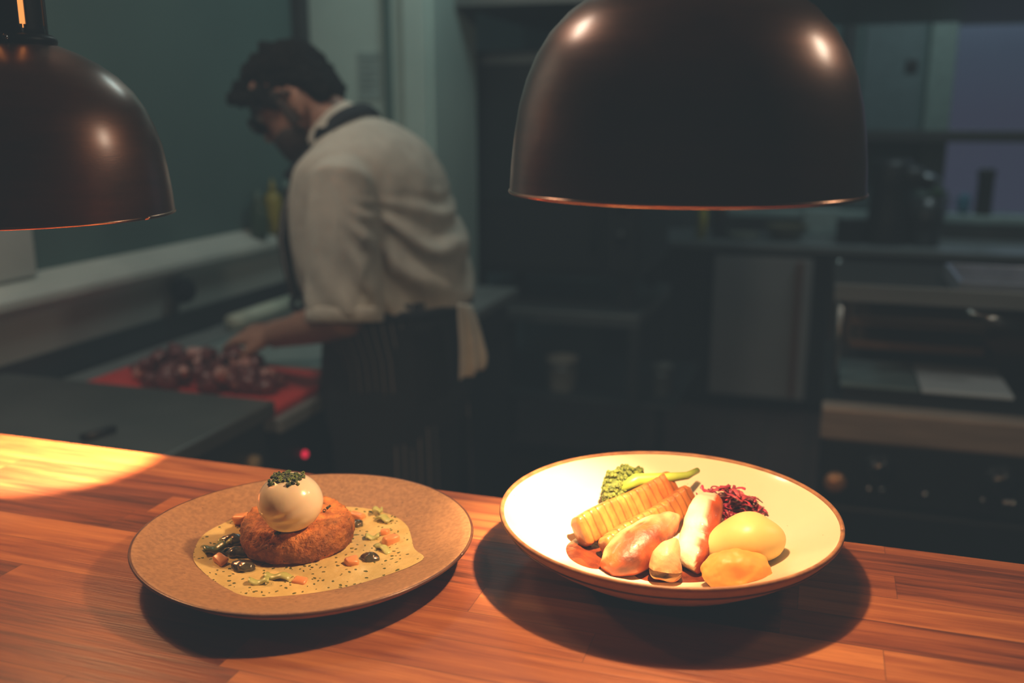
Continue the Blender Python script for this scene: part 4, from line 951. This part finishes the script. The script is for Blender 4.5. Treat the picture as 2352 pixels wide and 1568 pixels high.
# shirt
SHR = [((-1.085, 1.112), (-.785, 1.122), .178), ((-1.10, 1.118), (-.768, 1.128), .190), ((-1.135, 1.145), (-.766, 1.155), .202), ((-1.165, 1.21), (-.764, 1.21), .207), ((-1.175, 1.28), (-.782, 1.29), .203), ((-1.17, 1.34), (-.808, 1.36), .203), ((-1.155, 1.39), (-.832, 1.43), .207), ((-1.14, 1.425), (-.878, 1.492), .196), ((-1.125, 1.445), (-.940, 1.533), .145), ((-1.118, 1.455), (-1.0, 1.553), .092), ((-1.115, 1.462), (-1.02, 1.562), .070)]
def shirt_ring(f, b, w, n=56):
    c = Vector(((f[0]+b[0])/2, CY, (f[1]+b[1])/2)); a = Vector((f[0]-b[0], 0, f[1]-b[1]))/2
    return ellring(c, a, Vector((0, w, 0)), n, 2.08)
def catmull(rows, sub):
    out = []
    for i in range(len(rows)-1):
        for k in range(sub):
            f = k/sub; q = [max(0, i-1), i, i+1, min(len(rows)-1, i+2)]
            def cr(*v): return .5*((2*v[1])+(v[2]-v[0])*f+(2*v[0]-5*v[1]+4*v[2]-v[3])*f*f+(3*v[1]-v[0]-3*v[2]+v[3])*f**3)
            flat = [[rows[j][0][0], rows[j][0][1], rows[j][1][0], rows[j][1][1], rows[j][2]] for j in q]
            z = [cr(*[flat[j][m] for j in range(4)]) for m in range(5)]; out.append(((z[0], z[1]), (z[2], z[3]), z[4]))
    return out+[rows[-1]]
def sleeve(S, E, sg):
    d = (E-S); path = [S+Vector((.0, sg*.045, .018)), S+Vector((0, sg*-.0, .0)), S.lerp(E, .3), S.lerp(E, .6), S.lerp(E, .88), S.lerp(E, 1.0)]
    return tube(path, [(.045, .055), (.068, .070), (.076, .070), (.079, .068), (.081, .066), (.080, .062)], 32, up=Vector((0, 1, 0)), sup=2.2)
sh_g = fuse(join(rings([shirt_ring(*r) for r in catmull(SHR, 4)]), sleeve(S_L, E_L, 1), sleeve(S_R, E_R, -1)), .0065, 4)
def wrinkle(v):
    v = Vector(v); w = 0
    # diagonal drag folds over the back and flank, radiating from the armpit to the waist
    near = max(0, min(1, (1.40-v.z)/.12))*max(0, min(1, (v.x+.93)/.06)); ang = math.atan2(v.z-1.42, v.x+.98)
    w += near*.011*math.sin(ang*26+2.0*noise.noise(v*9))
    w += .0035*noise.noise(Vector((v.x*26, v.y*26, v.z*11)))
    sl = max(0, min(1, (1.30-v.z)/.1))*(1 if v.x < -.88 and abs(v.y-CY) > .13 else 0)
    w += sl*.0035*math.sin(v.z*55+v.x*62)
    c = Vector((-.96, CY, v.z)) if abs(v.y-CY) < .13 or v.x > -.885 else Vector((-.975, CY+math.copysign(.19, v.y-CY), v.z))
    return v+(v-c).normalized()*w
sh_g = ([wrinkle(v) for v in sh_g[0]], sh_g[1])
so_ = obj('shirt', sh_g, shirt_m, chef)
# sleeve hems, collar
for S, E in ((S_L, E_L), (S_R, E_R)):
    e = S.lerp(E, 1.0); d = (E-S).normalized()
    obj('cuff', tube([e-d*.022, e-d*.018, e+d*.006, e+d*.010], [(.081, .063), (.084, .066), (.084, .066), (.080, .062)], 32, up=Vector((0, 1, 0)), sup=2.2), shirt_m, so_)
col = []
for k in range(25):
    a = 2*PI*k/24; c = Vector((-1.066, CY, 1.513)); ax = Vector((-.052, 0, -.054)); col.append(c+ax*math.cos(a)+Vector((0, .072, 0))*math.sin(a))
colu = Vector((-.72, 0, .69))
ci = [p+colu*.028+(p-Vector((-1.066, CY, 1.513)))*-.10 for p in col[:-1]]
obj('collar', rings([[p+colu*-.012+(p-Vector((-1.066, CY, 1.513)))*.08 for p in col[:-1]], col[:-1], ci, [p-(p-Vector((-1.086, CY, 1.532)))*.07 for p in ci]], False, False), shirt_m, so_)
# apron: neck strap, bib, wrap-round skirt
ap = obj('apron', (lambda: None)() or ([], []), apron_m, chef)
bpy.data.objects.remove(ap)
n = 60; Rr = []; uv = []
for i, (z, xf_, xb, w, gap) in enumerate([(1.155, -1.165, -.772, .205, .62), (1.10, -1.110, -.790, .198, .60), (1.03, -1.072, -.786, .194, .56), (.95, -1.062, -.782, .195, .52), (.80, -1.058, -.778, .198, .48), (.66, -1.055, -.775, .203, .45), (.58, -1.055, -.775, .205, .45)]):
    ring = []
    for j in range(n):
        a = gap+(2*PI-2*gap)*j/(n-1)  # angle 0 points back (+X)
        f = .006*math.sin(a*11+z*2)*min(1, max(0, (1.12-z)*3)); c = (xf_+xb)/2; rx = (xb-xf_)/2+f
        ca, sa = math.cos(a), math.sin(a); e = 2/2.1
        ring.append(Vector((c+rx*math.copysign(abs(ca)**e, ca), CY+(w+f)*math.copysign(abs(sa)**e, sa), z))); uv.append((a*8.2, z))
    Rr.append(ring)
apron = obj('apron', rings(Rr, False, False, wrap=False), apron_m, chef, uvs=uv, label='dark apron with thin pale pinstripes')
m = apron.modifiers.new('t', 'SOLIDIFY'); m.thickness = .004; m.offset = 1
Rr, uv = [], []
for i, (z, x, w) in enumerate([(1.16, -1.172, .15), (1.22, -1.186, .15), (1.28, -1.196, .145), (1.34, -1.188, .13), (1.39, -1.172, .115), (1.42, -1.158, .10)]):
    ring = []
    for j in range(21):
        t = (j/20-.5)*2; ring.append(Vector((x+.075*abs(t)**2.2*(w/.15), CY+w*1.15*t, z))); uv.append((t*4, z))
    Rr.append(ring)
bib = obj('bib', rings(Rr, False, False, wrap=False), apron_m, apron, uvs=uv)
m = bib.modifiers.new('t', 'SOLIDIFY'); m.thickness = .005; m.offset = 1
stp = []
for k in range(33):
    a = -2.5+5.0*k/32; c = Vector((-1.058, CY, 1.503)); stp.append(c+Vector((.050, 0, .044))*math.cos(a)+Vector((0, .100, 0))*math.sin(a)+Vector((.018, 0, .018)))
stp = [Vector((-1.15, CY-.09, 1.41))]+stp+[Vector((-1.15, CY+.09, 1.41))]
obj('neck_strap', tube(stp, [(.017, .005)]*len(stp), 10, up=Vector((.6, 0, .7))), strap_m, apron, label='navy neck strap')
obj('waist_tie', tube([Vector((-.968+.208*math.cos(a), CY+.215*math.sin(a), 1.132)) for a in (2*PI*k/40 for k in range(41))], [(.004, .010)]*41, 8), strap_m, apron, label='dark waist tie')
# trousers, shoes
tr_g = fuse(join(rings([ellring((-.935, CY, z), Vector((rx, 0, 0)), Vector((0, ry, 0)), 28, 2.4) for z, rx, ry in [(1.12, .150, .178), (1.0, .160, .190), (.92, .165, .195), (.84, .150, .19)]]), *[tube([(-.935, CY+s*.098, .95), (-.93, CY+s*.105, .7), (-.915, CY+s*.105, .48), (-.905, CY+s*.105, .25), (-.89, CY+s*.105, .07)], [.118, .108, .090, .080, .075], 22, up=Vector((1, 0, 0))) for s in (-1, 1)]), .008, 5)
obj('trousers', tr_g, trouser_m, chef)
for s in (-1, 1):
    obj('shoe', tube([(-.80, CY+s*.105, .05), (-.84, CY+s*.105, .055), (-.95, CY+s*.107, .055), (-1.06, CY+s*.11, .045), (-1.115, CY+s*.11, .035)], [(.03, .045), (.043, .055), (.048, .055), (.048, .042), (.025, .028)], 18, sup=2.6), black_plastic, chef)
# towel tucked in the waist tie
tw = empty('kitchen_towel', (-.76, 1.89, 1.13), 'white kitchen towel hanging from the apron tie at the back of the chef', 'towel')
Rr = []
TL = [((1042, 690), (1074, 692)), ((1042, 720), (1086, 722)), ((1044, 760), (1098, 760)), ((1046, 800), (1108, 795)), ((1046, 840), (1116, 822)), ((1046, 872), (1108, 836))]
for i, (l, r) in enumerate(TL):
    p0, p1 = atY(*l, 1.845), atY(*r, 1.93); ring = []
    for j in range(25):
        t = j/24; q = p0.lerp(p1, t)+Vector((.02, -.02, 0))*(.7+.4*math.sin(t*PI)+.28*math.sin(t*15+i*.35)*min(1, .3+i*.2))
        ring.append(q)
    Rr.append(ring)
o = obj('cloth', rings(Rr, False, False, wrap=False), shirt_m, tw)
m = o.modifiers.new('t', 'SOLIDIFY'); m.thickness = .006
m = o.modifiers.new('s', 'SUBSURF'); m.levels = 1; m.render_levels = 1

# ================================================================== LIGHT
def area(name, loc, aim, size, power, color):
    d = bpy.data.lights.new(name, 'AREA'); d.shape = 'DISK'; d.size = size; d.energy = power; d.color = color
    o = bpy.data.objects.new(name, d); COL.objects.link(o); o.location = loc
    o.rotation_euler = (Vector(aim)-Vector(loc)).to_track_quat('-Z', 'Y').to_euler(); return o
area('overhead_light', (-1.22, 1.18, 2.6), (-1.1, 1.9, 1.0), .30, 5.0, (1, .87, .70))
area('overhead_light', (1.05, 1.5, 2.36), (.0, 1.9, 1.0), .24, 3.2, (1, .88, .68))
area('overhead_light', (-.9, 2.7, 2.7), (-1.3, 2.9, 1.2), .5, 4.0, (.75, 1, .95))  # unseen cool light added to brighten the left wall
area('overhead_light', (.6, 4.8, 2.7), (.4, 5.3, 1.0), .5, 6.0, (.75, .97, 1))  # unseen cool light added to lift the far counter
w = bpy.data.worlds.new('dusk'); sc.world = w; w.use_nodes = True; nt = w.node_tree
bg = nt.nodes['Background']; tcw = nt.nodes.new('ShaderNodeTexCoord'); sx = nt.nodes.new('ShaderNodeSeparateXYZ'); rp = nt.nodes.new('ShaderNodeValToRGB')
nt.links.new(tcw.outputs['Generated'], sx.inputs[0]); nt.links.new(sx.outputs[2], rp.inputs['Fac']); nt.links.new(rp.outputs[0], bg.inputs['Color'])
el = rp.color_ramp.elements
el[0].position = 0; el[0].color = (.034, .038, .058, 1); el[1].position = .32; el[1].color = (.26, .34, .42, 1)
k = el.new(.06); k.color = (.036, .050, .072, 1); k = el.new(.12); k.color = (.07, .10, .135, 1)
bg.inputs['Strength'].default_value = 1.0

# ================================================================== FILM
vs = sc.view_settings; vs.view_transform = 'Standard'; vs.look = 'None'; vs.exposure = 0; vs.gamma = 1
vs.use_curve_mapping = True; cm = vs.curve_mapping
cm.black_level = (-.0176, -.0225, -.0245); cm.update()
sc.cycles.use_denoising = True; sc.cycles.max_bounces = 7; sc.cycles.diffuse_bounces = 3; sc.cycles.glossy_bounces = 4; sc.cycles.transmission_bounces = 4
sc.cycles.caustics_reflective = False; sc.cycles.caustics_refractive = False; sc.cycles.adaptive_threshold = .02
